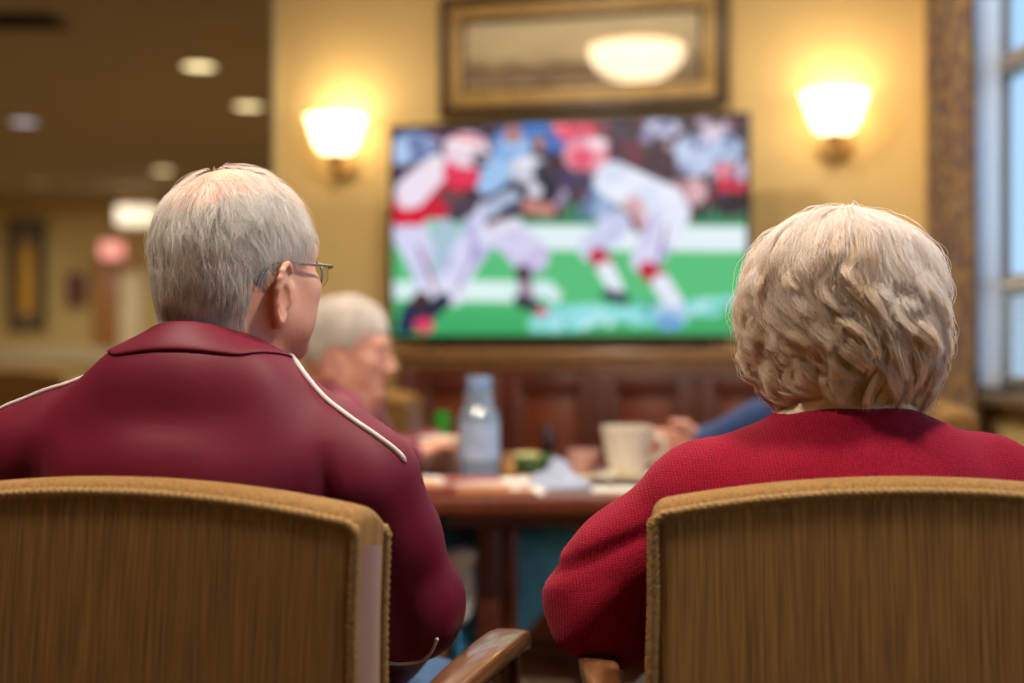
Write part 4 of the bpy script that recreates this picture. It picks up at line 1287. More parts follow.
# left player, red and white
put(dcap(408, 232, 428, 288, 19, 16), (206, 206, 240)); put(dcap(404, 228, 412, 248, 21, 18), (214, 214, 244))
put(dcap(446, 232, 440, 280, 13, 12), (170, 196, 214))
k = dcap(490, 222, 446, 296, 20, 14); put(k, (216, 216, 246)); shade(k, .08, 9, .5, (150, 140, 200))
put(dcap(432, 292, 452, 300, 12), (224, 226, 248)); put(dcap(416, 250, 434, 296, 1.6), (140, 20, 60)); put(dcap(478, 250, 456, 296, 1.6) * .7, (130, 90, 150))
put(dcap(418, 306, 404, 322, 9, 8), (70, 40, 40)); put(dcap(442, 306, 412, 330, 8, 10), (40, 36, 66)); put(dcap(404, 318, 398, 336, 8, 8), (30, 40, 80)); put(del_(420, 333, 11, 8), (226, 60, 100))
put(dcap(398, 212, 438, 200, 16, 18), (206, 18, 52)); put(dcap(392, 214, 416, 220, 8), (214, 20, 52)); put(dcap(440, 200, 458, 168, 20, 18), (204, 24, 56))
put(dcap(410, 192, 438, 166, 17, 14), (238, 226, 240)); put(dcap(404, 200, 418, 186, 10), (240, 224, 240))
put(del_(464, 172, 20, 15, 20), (226, 48, 84)); put(dcap(448, 196, 470, 202, 9, 8), (110, 66, 70)); put(dcap(458, 214, 470, 206, 10), (70, 60, 76))
put(del_(470, 147, 24, 19), (236, 212, 226)); put(del_(466, 138, 14, 7), (250, 236, 244)); put(del_(484, 157, 9, 9), (70, 50, 66)); put(dcap(458, 133, 484, 136, 2), (226, 60, 90)); put(dcap(476, 152, 492, 158, 1.5), (210, 200, 220))
# middle player, dark jersey
put(dcap(505, 208, 548, 188, 18, 18), (34, 30, 50)); put(dcap(500, 222, 512, 236, 12), (80, 24, 44)); put(dcap(494, 210, 516, 198, 9), (176, 190, 216)); put(dcap(504, 212, 520, 202, 2.5), (60, 70, 110))
put(del_(534, 168, 21, 15), (200, 204, 220)); put(del_(548, 172, 9, 12), (40, 44, 60)); put(del_(530, 160, 10, 5), (236, 236, 244)); put(dcap(534, 206, 554, 210, 8, 7), (196, 128, 120)); put(del_(540, 190, 8, 7), (220, 220, 236))
k = dcap(514, 240, 534, 258, 18, 20); put(k, (214, 208, 240)); shade(k, .1, 2, .5, (160, 140, 196)); put(dcap(494, 232, 520, 224, 7) * .8, (236, 236, 250))
put(dcap(527, 276, 529, 292, 8, 6), (60, 30, 50)); put(dcap(529, 290, 531, 306, 7, 7), (160, 130, 150)); put(dcap(524, 306, 540, 312, 7, 6), (34, 34, 54)); put(del_(546, 317, 7, 5), (214, 90, 120))
put(dcap(545, 292, 560, 300, 7), (216, 236, 240))
# right player, white
put(del_(592, 152, 23, 19), (232, 150, 170)); put(del_(588, 156, 12, 11), (226, 80, 112)); put(del_(604, 140, 11, 6), (250, 220, 230)); put(del_(588, 176, 10, 9), (70, 60, 90))
put(dcap(612, 182, 608, 212, 14, 10), (150, 176, 214)); put(dcap(598, 196, 590, 214, 6), (96, 120, 160))
k = dcap(620, 178, 668, 206, 19, 24); put(k, (234, 238, 252)); shade(k, .07, 6, .35, (170, 190, 230))
put(dcap(640, 206, 646, 224, 11, 8), (214, 170, 178)); put(dcap(634, 214, 644, 230, 4), (110, 70, 80))
k = dcap(622, 224, 598, 250, 15, 14); put(k, (206, 212, 240)); shade(k, .1, 5, .5, (150, 160, 206))
k = dcap(674, 222, 652, 262, 18, 15); put(k, (216, 214, 244)); shade(k, .08, 12, .45, (160, 156, 210)); put(dcap(682, 212, 676, 232, 14), (228, 232, 250)); put(dcap(672, 226, 664, 268, 1.6), (130, 100, 150))
put(dcap(604, 258, 612, 268, 9), (188, 18, 54)); put(dcap(612, 272, 622, 290, 9, 8), (230, 236, 248)); put(dcap(614, 298, 630, 302, 6), (50, 60, 90))
put(dcap(654, 272, 666, 282, 9), (190, 16, 52)); put(dcap(668, 286, 682, 308, 10, 9), (228, 232, 248)); put(del_(676, 326, 14, 9), (110, 160, 214)); put(dcap(664, 312, 690, 316, 5), (170, 200, 230))
lin = np.where(IMG <= .04045, IMG / 12.92, ((IMG + .055) / 1.055) ** 2.4)
uu = (U - .5) * (TW - 2 * bz); vz = bz * 1.6 + Vv * (TH - 2.6 * bz)
Vt = np.stack([uu, np.full_like(uu, .0045), vz], -1).reshape(-1, 3)
ii, jj = np.meshgrid(np.arange(nu - 1), np.arange(nv - 1), indexing='ij'); a_ = (ii * nv + jj).ravel()
me = mesh_np('screen', Vt, np.stack([a_, a_ + nv, a_ + nv + 1, a_ + 1], -1))
at = me.color_attributes.new('picture', 'FLOAT_COLOR', 'POINT')
at.data.foreach_set('color', np.concatenate([lin.reshape(-1, 3), np.ones((nu * nv, 1))], 1).astype(np.float32).ravel())
m, nt, b = newmat('screen_picture')
ca = N(nt, 'ShaderNodeVertexColor'); ca.layer_name = 'picture'
nt.links.new(ca.outputs[0], b.inputs['Emission Color']); b.inputs['Emission Strength'].default_value = 1.0
b.inputs['Base Color'].default_value = (.01, .01, .01, 1); b.inputs['Roughness'].default_value = .3
link('screen', me, m, tv)

# ------------------------------------------------------------------ framed picture above
FO = .03
fa, fb = onwall(440, 116, FO), onwall(728, 108, FO)
fs0, fs1 = fa[0], fb[0]; fz0 = (fa[1] + fb[1]) / 2; ih = onwall(583, 97, FO)[1]; it = onwall(583, 4, FO)[1]
fz1 = it + (ih - fz0)
fr_ = empty('framed_picture', wp((fs0 + fs1) / 2, FO, fz0), WA)
tag(fr_, 'wide framed sepia picture in a dark and gilt frame above the television', 'picture')
FW, FH = fs1 - fs0, fz1 - fz0
def frame_ring(mb, w, h, bw, y, d, zc, bev=.004):
    mb.box((0, y, zc + h / 2 - bw / 2), (w, d, bw), bev); mb.box((0, y, zc - h / 2 + bw / 2), (w, d, bw), bev)
    for q in (-1, 1): mb.box((q * (w / 2 - bw / 2), y, zc), (bw, d, h - 2 * bw + .002), bev)
g = MB(); frame_ring(g, FW, FH, .035, .0, .04, FH / 2, .008); g.build('frame', M['dkframe'], fr_)
g = MB(); frame_ring(g, FW - .066, FH - .066, .050, .004, .026, FH / 2, .006); g.build('gilt_band', M['gold'], fr_)
g = MB(); frame_ring(g, FW - .162, FH - .162, .012, .0, .022, FH / 2, .003); g.build('inner_moulding', M['dkframe'], fr_)
pm, nt, b = newmat('sepia_landscape')
tc = N(nt, 'ShaderNodeTexCoord'); sx = N(nt, 'ShaderNodeSeparateXYZ'); nt.links.new(tc.outputs['Object'], sx.inputs[0])
n_ = N(nt, 'ShaderNodeTexNoise'); n_.inputs['Scale'].default_value = 6; n_.inputs['Detail'].default_value = 5
mp = N(nt, 'ShaderNodeMapping'); mp.inputs['Scale'].default_value = (1, 1, 3); nt.links.new(tc.outputs['Object'], mp.inputs[0]); nt.links.new(mp.outputs[0], n_.inputs['Vector'])
mu = N(nt, 'ShaderNodeMath', operation='MULTIPLY_ADD'); mu.inputs[1].default_value = .16; nt.links.new(n_.outputs['Fac'], mu.inputs[0]); nt.links.new(sx.outputs['Z'], mu.inputs[2])
rp = N(nt, 'ShaderNodeValToRGB'); el = rp.color_ramp.elements
el[0].position = .16; el[0].color = rgb(206, 176, 130); el[1].position = .40; el[1].color = rgb(240, 220, 172)
for p_, c_ in ((.205, rgb(128, 100, 72)), (.24, rgb(144, 116, 84)), (.275, rgb(212, 188, 142))): e_ = el.new(p_); e_.color = c_
nt.links.new(mu.outputs[0], rp.inputs[0]); nt.links.new(rp.outputs[0], b.inputs['Base Color']); b.inputs['Roughness'].default_value = .6
b.inputs['Coat Weight'].default_value = 1.0; b.inputs['Coat Roughness'].default_value = .01; b.inputs['Coat IOR'].default_value = 1.9
g = MB(); g.box((0, .012, FH / 2), (FW - .18, .004, FH - .18), 0); g.build('print', pm, fr_)

# ------------------------------------------------------------------ sconces
M['shade'] = emit('lit_sconce_glass', rgb(255, 224, 172), 5.0)
M['dome'] = emit('lit_dome_glass', rgb(255, 226, 182), 16.0)
def sconce(px, py, lab):
    s, z = onwall(px, py + 5, .09)
    root = empty('wall_sconce', wp(s, 0, z), WA); tag(root, lab, 'wall lamp', 'lit glass wall sconces')
    g = MB(); g.lathe([(0, 0), (.055, 0), (.058, .006), (.040, .014), (.018, .020), (0, .022)], c=(0, 0, -.10), M=Matrix.Rotation(R(90), 3, 'X')); g.build('wall_plate', M['gold'], root)
    g = MB(); g.tube(smooth_path([(0, -.012, -.10), (0, -.05, -.135), (0, -.10, -.12), (0, -.10, -.085)], 14), .007, 10); g.lathe([(0, -.112), (.012, -.108), (.022, -.09), (.034, -.072), (.036, -.068), (0, -.068)], c=(0, -.10, 0)); g.build('bracket', M['gold'], root)
    g = MB(); prof = [(.034, -.070), (.058, -.056), (.076, -.030), (.088, .010), (.100, .046), (.106, .060), (.102, .061), (.096, .046), (.083, .010), (.071, -.028), (.054, -.051), (.030, -.064)]
    g.lathe(prof, c=(0, -.10, 0), n=36); g.build('glass_shade', M['shade'], root, ang=60)
    g = MB(); g.lathe([(0, -.06), (.012, -.055), (.022, -.02), (.027, .01), (.018, .035), (0, .042)], c=(0, -.10, 0)); g.build('bulb', M['shade'], root)
    L = bpy.data.lights.new('sconce_light', 'POINT'); L.energy = 1.1; L.color = (1, .84, .62); L.shadow_soft_size = .05
    lo = bpy.data.objects.new('sconce_light', L); C.objects.link(lo); lo.parent = root; lo.location = (0, -.10, .05)
sconce(337, 130, 'lit bell-shaped glass sconce between the two wall edges, left of the television')
sconce(835, 108, 'lit bell-shaped glass sconce on the wall right of the television, above the woman')

# ------------------------------------------------------------------ sideboard
SO = .46
a0 = onwall(392, 400, SO)[0]; a1 = onwall(818, 400, SO)[0]; ztop = z0 - .025
sb_ = empty('sideboard', wp((a0 + a1) / 2, 0, 0), WA)
tag(sb_, 'long mahogany sideboard with raised door panels under the television', 'sideboard')
SW = a1 - a0; D = SO - .02
g = MB(); g.box((0, -D / 2 - .02, ztop / 2 + .03), (SW - .06, D - .03, ztop - .10), .004); g.build('carcass', M['wood'], sb_)
g = MB(); g.box((0, -D / 2 - .02, ztop - .0175), (SW, D, .035), .010, seg=3); g.box((0, -D / 2 - .02, ztop - .047), (SW - .03, D - .02, .028), .008); g.build('top', M['wood_top'], sb_)
g = MB(); g.box((0, -D / 2 - .02, .04), (SW - .10, D - .06, .08), .006); g.build('plinth', M['wood'], sb_)
nd = 4; dw = (SW - .12) / nd
for i in range(nd):
    x = -SW / 2 + .06 + dw * (i + .5); yf = -D - .004
    g = MB(); zc = ztop / 2 + .02; hh_ = ztop - .20
    for q in (-1, 1): g.box((x + q * (dw / 2 - .04), yf, zc), (.055, .022, hh_), .004)
    for q in (-1, 1): g.box((x, yf, zc + q * (hh_ / 2 - .03)), (dw - .10, .022, .06), .004)
    d_o = g.build('door', M['wood'], sb_)
    g = MB(); g.box((x, yf + .004, zc), (dw - .13, .012, hh_ - .11), .008); g.build('door_panel', M['wood_panel'], d_o)
    g = MB(); g.lathe([(0, 0), (.006, .0), (.006, .012), (.012, .018), (.010, .026), (0, .028)], c=(x + (dw / 2 - .04) * (1 if i % 2 == 0 else -1), yf - .01, zc + .1), M=Matrix.Rotation(R(90), 3, 'X'), n=16); g.build('door_knob', M['brass'], d_o)
for q in (-1, 0, 1):
    g = MB(); g.box((q * (SW / 2 - .045), -D - .010, ztop / 2), (.05, .03, ztop - .12), .010); g.build('pilaster', M['wood'], sb_)

# ------------------------------------------------------------------ table
TX0, TX1, TY0, TY1, TZ = -.20, .66, 2.78, 3.66, .742
tb = empty('dining_table', ((TX0 + TX1) / 2, (TY0 + TY1) / 2, 0))
tag(tb, 'dark mahogany dining table crowded with cups, papers and a bottle', 'table')
g = MB(); g.prism(rr_poly((TX1 - TX0) / 2, (TY1 - TY0) / 2, .06, 8), TZ - .032, TZ, bev=.008); g.build('tabletop', M['wood_h'], tb)
g = MB(); g.prism(rr_poly((TX1 - TX0) / 2 - .06, (TY1 - TY0) / 2 - .06, .04), TZ - .062, TZ - .032, bev=.003); g.build('apron', M['wood'], tb)
for cx in (-.27, .27):
    g = MB()
    g.box((cx - .008, -.24, .37), (.052, .08, .62), .010); g.build('leg', M['wood'], tb)
    g = MB(); g.box((cx + .036, -.20, .37), (.034, .06, .62), .008); g.build('leg', M['wood_panel'], tb)
    g = MB(); g.box((cx, .24, .37), (.052, .08, .62), .010); g.build('leg', M['wood'], tb)
    g = MB(); g.box((cx, 0, .045), (.10, .62, .06), .016); g.build('foot', M['wood'], tb)
g = MB(); g.box((0, .0, .10), (.54, .03, .06), .006); g.build('stretcher', M['wood'], tb)

Z = TZ + .0005
# bottle
bt = pt(479, 400, 3.085)
b_root = empty('water_bottle', (bt.x, bt.y, Z)); tag(b_root, 'clear blue-tinted water bottle with pale label and blue cap on the table', 'bottle')
M['plastic'] = mat('blue_tinted_plastic', rgb(176, 206, 236), .08, .03, 8, trans=.55, spec=.6)
M['label'] = mat('pale_blue_label', rgb(176, 200, 232), .5, .12, 30)
M['cap'] = mat('blue_cap', rgb(140, 168, 214), .35, .06, 12)
g = MB(); g.lathe([(0, 0), (.036, 0), (.043, .006), (.044, .02), (.041, .035), (.044, .05), (.044, .14), (.042, .150), (.034, .163), (.031, .175), (.030, .195), (.024, .203), (.0235, .210), (0, .210)], n=40); g.build('bottle_body', M['plastic'], b_root, ang=60)
g = MB(); g.lathe([(.0448, .052), (.0448, .138)], n=40); g.build('label', M['label'], b_root)
g = MB(); g.lathe([(.0243, .203), (.027, .204), (.027, .226), (.025, .231), (0, .231)], n=40); g.build('cap', M['cap'], b_root)
g = MB(); g.lathe([(0, .006), (.038, .006), (.040, .03), (.040, .10), (0, .10)], n=32); g.build('water', mat('bottle_water', rgb(196, 220, 240), .02, .02, 8, trans=.7), b_root)

def lathe_thing(name, lab, cat, px, d, prof, m, group=None, parts=()):
    p = pt(px, 400, d); root = empty(name, (p.x, d, Z)); tag(root, lab, cat, group)
    g = MB(); g.lathe(prof, n=40); g.build(parts[0] if parts else 'body', m, root, ang=50)
    return root
# cream cup in front, with handle and saucer
cup = lathe_thing('cup', 'large cream cup on a saucer beside the reaching hand', 'cup', 627, 3.10, [(0, .012), (.028, .012), (.034, .016), (.046, .055), (.054, .098), (.058, .122), (.055, .123), (.050, .098), (.042, .055), (.030, .022), (0, .020)], M['ceramic'], parts=('bowl',))
g = MB(); g.tube(smooth_path([(.048, 0, .098), (.078, 0, .096), (.080, 0, .062), (.044, 0, .045)], 18), .006, 10); g.build('handle', M['ceramic'], cup)
g = MB(); g.lathe([(0, .094), (.049, .094)], n=32); g.build('coffee', mat('coffee', rgb(70, 40, 24), .1, .1, 8), cup)
sa = empty('saucer', (pt(627, 400, 3.10).x, 3.10, Z)); tag(sa, 'shallow cream saucer under the large cup', 'saucer')
g = MB(); g.lathe([(0, 0), (.045, 0), (.05, .004), (.085, .013), (.086, .016), (.05, .009), (0, .0085)], n=40); g.build('dish', M['ceramic'], sa)
lathe_thing('small_cup', 'small pinkish cup standing left of the large cream cup', 'cup', 584, 3.22, [(0, 0), (.022, 0), (.030, .012), (.036, .05), (.038, .062), (.035, .062), (.030, .02), (0, .012)], M['pinkc'])
lathe_thing('soup_bowl', 'cream bowl behind the green tumbler on the left of the table', 'bowl', 446, 3.25, [(0, 0), (.035, 0), (.04, .008), (.062, .045), (.070, .088), (.066, .089), (.056, .047), (.034, .016), (0, .014)], M['ceramic'])
lathe_thing('green_tumbler', 'bright green plastic tumbler left of the bottle', 'tumbler', 442, 3.50, [(0, 0), (.014, 0), (.016, .01), (.021, .12), (.0215, .135), (.0195, .135), (.0155, .04), (.013, .006), (0, .005)], M['green'])
lathe_thing('green_glass', 'dull green glass at the back of the table left of the bottle', 'glass', 460, 3.44, [(0, 0), (.020, 0), (.022, .01), (.026, .072), (.024, .072), (.019, .01), (0, .008)], M['greend'])
gb = lathe_thing('green_bowl', 'low dull-green bowl with pale food right of the bottle', 'bowl', 526, 3.26, [(0, 0), (.03, 0), (.038, .006), (.055, .028), (.062, .048), (.059, .048), (.05, .028), (.03, .010), (0, .010)], M['greend'])
f = Field(axis(-.06, .06, dc=.003), axis(-.06, .06, dc=.003), axis(0, .08, dc=.003)); f.ell((0, 0, .03), (.046, .046, .020)); 
for q in range(5): f.ell((.02 * math.cos(q * 1.3), .02 * math.sin(q * 1.3), .044), (.014, .014, .010), k=.006)
link('food', f.mesh('food'), mat('pale_salad', rgb(206, 200, 130), .6, .2, 60), gb)
lathe_thing('pepper_mill', 'dark turned pepper mill at the back of the table', 'pepper mill', 548, 3.46, [(0, 0), (.022, 0), (.023, .012), (.016, .03), (.014, .05), (.02, .062), (.02, .07), (.012, .078), (.014, .09), (.008, .10), (0, .102)], M['darkglass'])
lathe_thing('honey_jar', 'small amber jar touching the right side of the bottle', 'jar', 506, 3.14, [(0, 0), (.020, 0), (.022, .006), (.022, .04), (.017, .048), (.019, .05), (.019, .06), (0, .061)], mat('amber_jar', rgb(206, 150, 84), .25, .1, 10))
# flat things
def slabm(name, lab, cat, px, d, sx, sy, h, m, rz=0, z=0, bev=.001, group=None):
    p = pt(px, 400, d); g = MB(); g.prism(rr_poly(sx / 2, sy / 2, min(.006, sx * .2)), 0, h, bev=bev)
    o = g.build(name, m, None, (p.x, d, Z + z), (0, 0, R(rz))); tag(o, lab, cat, group); return o
def crumple(name, lab, px, d, sx, sy, h, m, rz=0, seed=0, cat='napkin', group=None):
    n = 26; V = []
    for side in (0, 1):
        for i in range(n + 1):
            for j in range(n + 1):
                u, v = i / n - .5, j / n - .5; e = (1 - (2 * u) ** 6) * (1 - (2 * v) ** 6)
                hgt = h * (.45 + .55 * float(vnoise(np.array([u * 4 + seed, v * 4 + seed * .7, seed + .3])))) * e
                V.append((u * sx * (1 + .1 * math.sin(5 * v + seed)), v * sy * (1 + .1 * math.sin(4 * u + seed)), .0005 if side else .003 + max(hgt, 0)))
    nn = (n + 1) ** 2; Q = []
    for i in range(n):
        for j in range(n):
            a = i * (n + 1) + j; Q.append([a, a + n + 1, a + n + 2, a + 1]); Q.append([nn + a, nn + a + 1, nn + a + n + 2, nn + a + n + 1])
    for i in range(n):
        for a, b_ in ((i * (n + 1), (i + 1) * (n + 1)), (i * (n + 1) + n, (i + 1) * (n + 1) + n), (i, i + 1), (n * (n + 1) + i, n * (n + 1) + i + 1)): Q.append([a, b_, b_ + nn, a + nn])
    p = pt(px, 400, d); o = link(name, mesh_np(name, V, Q), m, None, (p.x, d, Z), (0, 0, R(rz))); tag(o, lab, cat, group); return o
slabm('serving_tray', 'flat orange-brown wooden tray at the front edge of the table', 'tray', 492, 2.88, .17, .10, .009, M['orange'], 4)
slabm('folded_newspaper', 'folded newspaper with red print lying in front of the bottle', 'newspaper', 474, 2.985, .24, .10, .018, M['paper'], -8)
slabm('red_leaflet', 'red leaflet lying on the folded newspaper', 'leaflet', 472, 2.98, .12, .07, .002, M['red'], 12, z=.0185)
slabm('notebook', 'reddish-brown notebook at the left front corner of the table', 'notebook', 430, 2.855, .10, .08, .016, mat('brown_cover', rgb(150, 70, 44), .5, .1, 20), 10)
slabm('paper_sheet', 'white sheet of paper near the right front of the table', 'paper', 626, 2.93, .14, .10, .004, M['paper'], -6)
slabm('menu_card', 'cream menu card lying between bottle and saucer', 'card', 556, 3.16, .15, .11, .006, mat('cream_card', rgb(222, 200, 160), .7, .05, 20), 14)
crumple('napkin', 'crumpled white napkin between the newspaper and the small cup', 556, 3.02, .14, .12, .045, M['napkinb'], 20, 1.0, group='crumpled napkins')
crumple('napkin', 'small bluish napkin at the front edge right of the tray', 527, 2.875, .07, .06, .020, M['paper'], -15, 4.0, group='crumpled napkins')
crumple('napkin', 'crumpled pale napkin at the back between bowl and small cup', 560, 3.34, .11, .10, .04, M['napkinb'], 40, 7.0, group='crumpled napkins')
crumple('bread_slice', 'tan piece of bread at the left edge of the table', 421, 2.955, .09, .07, .03, M['tan'], 5, 2.2, cat='bread')
# upholstered stool beyond the table
st = empty('footstool', (.085, 3.98, 0)); tag(st, 'low round gold upholstered stool under the far edge of the table', 'stool')
g = MB(); g.lathe([(0, .36), (.150, .36), (.172, .375), (.178, .41), (.170, .445), (.14, .462), (0, .468)], n=40); g.build('seat', M['fabric'], st)
g = MB(); g.lathe([(.165, .33), (.165, .362), (0, .362)], n=36); g.build('seat_rail', M['legwood'], st)
for i in range(4):
    a = R(45 + 90 * i); g = MB(); g.tube([(.13 * math.cos(a), .13 * math.sin(a), .35), (.155 * math.cos(a), .155 * math.sin(a), 0)], [.018, .012], 10); g.build('leg', M['legwood'], st)
g = MB(); g.box((0, 0, .20), (.26, .03, .025), .004, rot=Matrix.Rotation(R(45), 3, 'Z')); g.box((0, 0, .20), (.26, .03, .025), .004, rot=Matrix.Rotation(R(-45), 3, 'Z')); g.build('cross_stretcher', M['armwood'], st)
# cloth over the knee
g = Field(axis(-.08, .08, dc=.004), axis(-.08, .08, dc=.004), axis(-.2, .08, dc=.004))
g.ell((0, -.03, -.045), (.034, .022, .075), k=.02); g.ell((0, -.01, .02), (.05, .05, .016), k=.02); g.disturb(lambda P: .006 * vnoise(P * 22))
kp = pt(462, 575, 2.99)
o = link('white_cloth', g.mesh('white_cloth'), mat('white_cloth', rgb(206, 206, 212), .85, .06, 20, bump=.2), None, (kp.x, kp.y, .585)); tag(o, 'pale cloth draped over the knee of the grey-haired person', 'cloth')

# ------------------------------------------------------------------ ceiling fittings
M['dl'] = emit('lit_downlight', rgb(255, 230, 172), 2.5)
M['dlc'] = emit('lit_downlight_cool', rgb(205, 208, 225), 1.1)
M['dld'] = emit('dim_downlight', rgb(200, 170, 120), .35)
spots = [((199, 65), 7.5, 'dl', 'recessed ceiling light nearest the wall edge, highest of the warm ones'),
         ((248, 105), 8.6, 'dl', 'recessed ceiling light right beside the wall edge, second warm one down'),
         ((163, 170), 11.8, 'dl', 'recessed ceiling light just above and left of the man, lowest warm one'),
         ((24, 121), 9.4, 'dlc', 'whitish recessed ceiling light at the far left'),
         ((39, 182), 13.0, 'dld', 'dim recessed ceiling light far away at the left')]
def downlight(x, y, key, lab, e, r=.085):
    root = empty('ceiling_light', (x, y, CEIL)); tag(root, lab, 'ceiling light', 'round recessed ceiling lights')
    g = MB(); g.lathe([(r + .0, -.001), (r + .018, -.004), (r + .02, -.010), (r + .004, -.012), (r, -.006)], n=36); g.build('trim_ring', M['white_pl'], root)
    g = MB(); g.lathe([(0, -.006), (r, -.006)], n=36); g.build('diffuser', M[key], root)
    if e:
        L = bpy.data.lights.new('downlight', 'AREA'); L.shape = 'DISK'; L.size = r * 2; L.energy = e; L.color = (1, .89, .74) if y < 6 else (1, .9, .76)
        lo = bpy.data.objects.new('downlight', L); C.objects.link(lo); lo.parent = root; lo.location = (0, 0, -.02)
for (px, py), _, key, lab in spots:
    d = (CEIL - CAMZ) * FPX / (341.5 - py); downlight((px - 512) / FPX * d, d, key, lab, 42 if key == 'dl' else 20)
for i, (x, y, e) in enumerate(((-.72, 1.34, 30), (.62, 1.32, 32), (-.2, 3.5, 24), (.9, 3.2, 14))):
    downlight(x, y, 'dl', ['recessed ceiling light over the man', 'recessed ceiling light over the woman', 'recessed ceiling light over the table', 'recessed ceiling light between woman and television'][i], e)
# flush dome lights
def dome(x, y, lab, r=.24):
    root = empty('dome_light', (x, y, CEIL)); tag(root, lab, 'ceiling lamp', 'dome ceiling lamps')
    g = MB(); g.lathe([(0, -.001), (r + .02, -.001), (r + .022, -.02), (r, -.028), (0, -.028)], n=40); g.build('metal_rim', M['brass'], root)
    g = MB(); g.lathe([(r - .004, -.026)] + [((r - .004) * math.cos(a), -.026 - .165 * math.sin(a)) for a in np.linspace(.15, math.pi / 2, 8)], n=40); g.build('glass_dome', M['dome'], root)
dome(-.52, 2.65, 'round dome ceiling lamp above the space before the table')
g = MB(); g.box((0, 0, -.27), (.34, .30, .17), .01); cl = pt(138, 216, 13.6)
o = g.build('box_light', emit('lit_box_panel', rgb(255, 238, 196), .95), None, (cl.x, 13.6, CEIL)); tag(o, 'white rectangular box light hanging at the far end of the room', 'ceiling lamp')
for q in (-1, 1):
    g = MB(); g.tube([(q * .12, 0, -.19), (q * .12, 0, 0)], .006, 8); g.build('hanger', M['brass'], o)
vt = pt(18, 19, 6.5); vd = (CEIL - CAMZ) * FPX / (341.5 - 19)
vr = empty('ceiling_vent', ((18 - 512) / FPX * vd, vd, CEIL)); tag(vr, 'dark ceiling vent at the top left', 'vent')
g = MB(); g.box((0, 0, -.006), (.36, .24, .010), .003); g.build('backing', M['black'], vr)
g = MB()
for q in (-1, 1): g.box((0, q * .12, -.014), (.40, .022, .012), .003); g.box((q * .19, 0, -.014), (.022, .24, .012), .003)
g.build('frame', mat('bronze_paint', rgb(96, 76, 58), .5, .1, 20), vr)
for i in range(6):
    g = MB(); g.box((0, -.09 + i * .036, -.015), (.36, .022, .003), 0, rot=Matrix.Rotation(R(35), 3, 'X')); g.build('slat', mat('vent_slat', rgb(60, 46, 36), .5, .1, 20) if i == 0 else bpy.data.materials['vent_slat'], vr)

# ------------------------------------------------------------------ far room
pp_ = pt(27, 275, FY - .03)
ar = empty('framed_print', (pp_.x, FY - .02, pp_.z)); tag(ar, 'tall narrow framed print with a yellow middle on the far wall', 'picture')
g = MB(); frame_ring(g, .40, 1.18, .06, -.01, .05, 0, .01); g.build('frame', M['dkframe'], ar)
g = MB(); g.box((0, -.005, 0), (.30, .02, 1.08), 0); g.build('mat_board', mat('olive_mat', rgb(120, 104, 84), .7, .1, 8), ar)
g = MB(); g.box((.0, -.018, -.05), (.13, .01, .72), .004); g.build('print', mat('yellow_print', rgb(236, 180, 50), .6, .15, 6, (3, 1, 1)), ar)
dp = pt(106, 300, FY - .02)
dr = empty('door_1', (dp.x, FY, 0)); dr['kind'] = 'structure'; dr['label'] = 'orange-brown wooden door in the far wall'
g = MB(); g.box((0, -.03, .98), (.27, .04, 1.96), .006); g.build('door_leaf', M['door_wood'], dr)
g = MB(); g.lathe([(0, 0), (.02, 0), (.03, .02), (.02, .04), (0, .045)], c=(.09, -.05, .95), M=Matrix.Rotation(R(90), 3, 'X'), n=16); g.build('door_handle', M['brass'], dr)
dp = pt(131, 300, FY - .02)
dr = empty('door_2', (dp.x, FY, 0)); dr['kind'] = 'structure'; dr['label'] = 'cream painted door beside the wooden door in the far wall'
g = MB(); g.box((0, -.03, .98), (.23, .04, 1.96), .006); g.build('door_leaf', emit('x', (0, 0, 0, 1), 0) if False else mat('cream_door', rgb(236, 222, 180), .5, .05, 6), dr)
sp = pt(112, 250, 14.6)
g = MB(); g.box((0, 0, 0), (.24, .05, .17), .01); o = g.build('lit_sign', emit('lit_red_sign', rgb(255, 130, 120), .9), None, (sp.x, 14.6, sp.z)); tag(o, 'small glowing pink-red sign over the far wooden door', 'sign')
g = MB(); g.tube([(0, 0, .08), (0, 0, CEIL - sp.z)], .008, 8); g.build('sign_rod', M['dkframe'], o)
np_ = pt(77, 290, FY - .02)
no = MB(); no.box((0, 0, 0), (.20, .03, .34), .005); o = no.build('notice_board', mat('notice_red', rgb(120, 70, 66), .7, .25, 7), None, (np_.x, FY - .02, np_.z)); tag(o, 'small dull reddish notice board between the framed print and the wooden door', 'notice board')
no = MB(); frame_ring(no, .22, .36, .02, -.012, .02, 0, .004); no.build('frame', M['dkframe'], o)
def far_table(px, d, lab):
    root = empty('side_table', ((px - 512) / FPX * d, d, 0)); tag(root, lab, 'table')
    g = MB(); g.lathe([(0, .70), (.40, .70), (.42, .715), (.40, .73), (0, .73)], n=40); g.build('tabletop', M['wood_h'], root)
    g = MB(); g.lathe([(.05, .70), (.04, .5), (.06, .3), (.05, .08), (.24, .03), (.24, 0), (0, 0)], n=28); g.build('pedestal', M['wood'], root)
far_table(50, 10.2, 'round wooden side table far off in the dim room on the left')

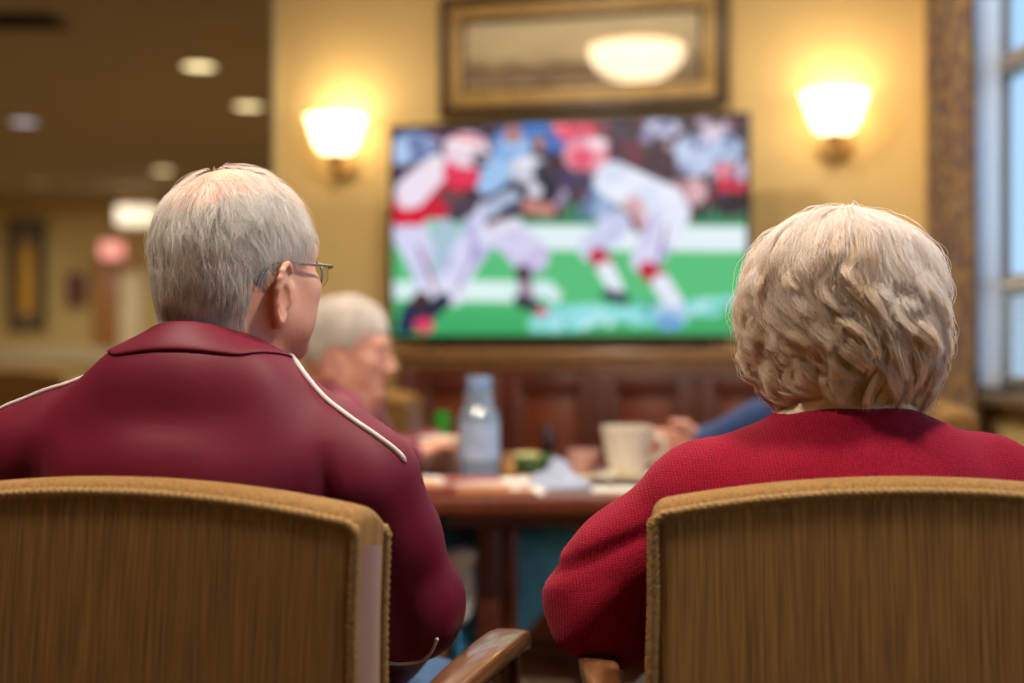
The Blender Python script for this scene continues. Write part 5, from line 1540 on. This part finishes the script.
# ------------------------------------------------------------------ daylight, camera, colour
wd = bpy.data.worlds.new('World'); bpy.context.scene.world = wd; wd.use_nodes = True
nt = wd.node_tree; bg = nt.nodes['Background']
tc = nt.nodes.new('ShaderNodeTexCoord'); sx = nt.nodes.new('ShaderNodeSeparateXYZ'); nt.links.new(tc.outputs['Generated'], sx.inputs[0])
rp = nt.nodes.new('ShaderNodeValToRGB'); nt.links.new(sx.outputs['Z'], rp.inputs[0])
rp.color_ramp.elements[0].position = 0; rp.color_ramp.elements[0].color = rgb(168, 200, 226)
rp.color_ramp.elements[1].position = .6; rp.color_ramp.elements[1].color = rgb(140, 184, 232)
nt.links.new(rp.outputs[0], bg.inputs[0]); bg.inputs[1].default_value = 1.6
P_ = bpy.data.lights.new('window_portal', 'AREA'); P_.shape = 'RECTANGLE'; P_.size = wy1 - wy0; P_.size_y = wz1 - wz0; P_.cycles.is_portal = True
po = bpy.data.objects.new('window_portal', P_); C.objects.link(po); po.location = (XR + .06, (wy0 + wy1) / 2, (wz0 + wz1) / 2)
po.rotation_euler = Vector((-1, 0, 0)).to_track_quat('-Z', 'Z').to_euler()

cam = bpy.data.cameras.new('camera'); co_ = bpy.data.objects.new('camera', cam); C.objects.link(co_)
co_.location = (0, 0, CAMZ); co_.rotation_euler = (R(90), 0, 0)
cam.sensor_width = 36; cam.lens = FPX * 36 / 1024; cam.clip_end = 60; cam.clip_start = .05
cam.dof.use_dof = True; cam.dof.focus_distance = 1.50; cam.dof.aperture_fstop = 1.98
sc = bpy.context.scene; sc.camera = co_
sc.view_settings.view_transform = 'Standard'; sc.view_settings.look = 'None'; sc.view_settings.gamma = 1; sc.view_settings.exposure = EXPO
sc.view_settings.use_curve_mapping = False
try:
    sc.cycles.use_denoising = True; sc.cycles.denoiser = 'OPENIMAGEDENOISE'
    sc.cycles.max_bounces = 8; sc.cycles.diffuse_bounces = 5; sc.cycles.transparent_max_bounces = 12
    sc.cycles.sample_clamp_indirect = 6; sc.cycles.caustics_reflective = False; sc.cycles.caustics_refractive = False
    sc.cycles_curves.subdivisions = 2
except Exception as e: print(e)
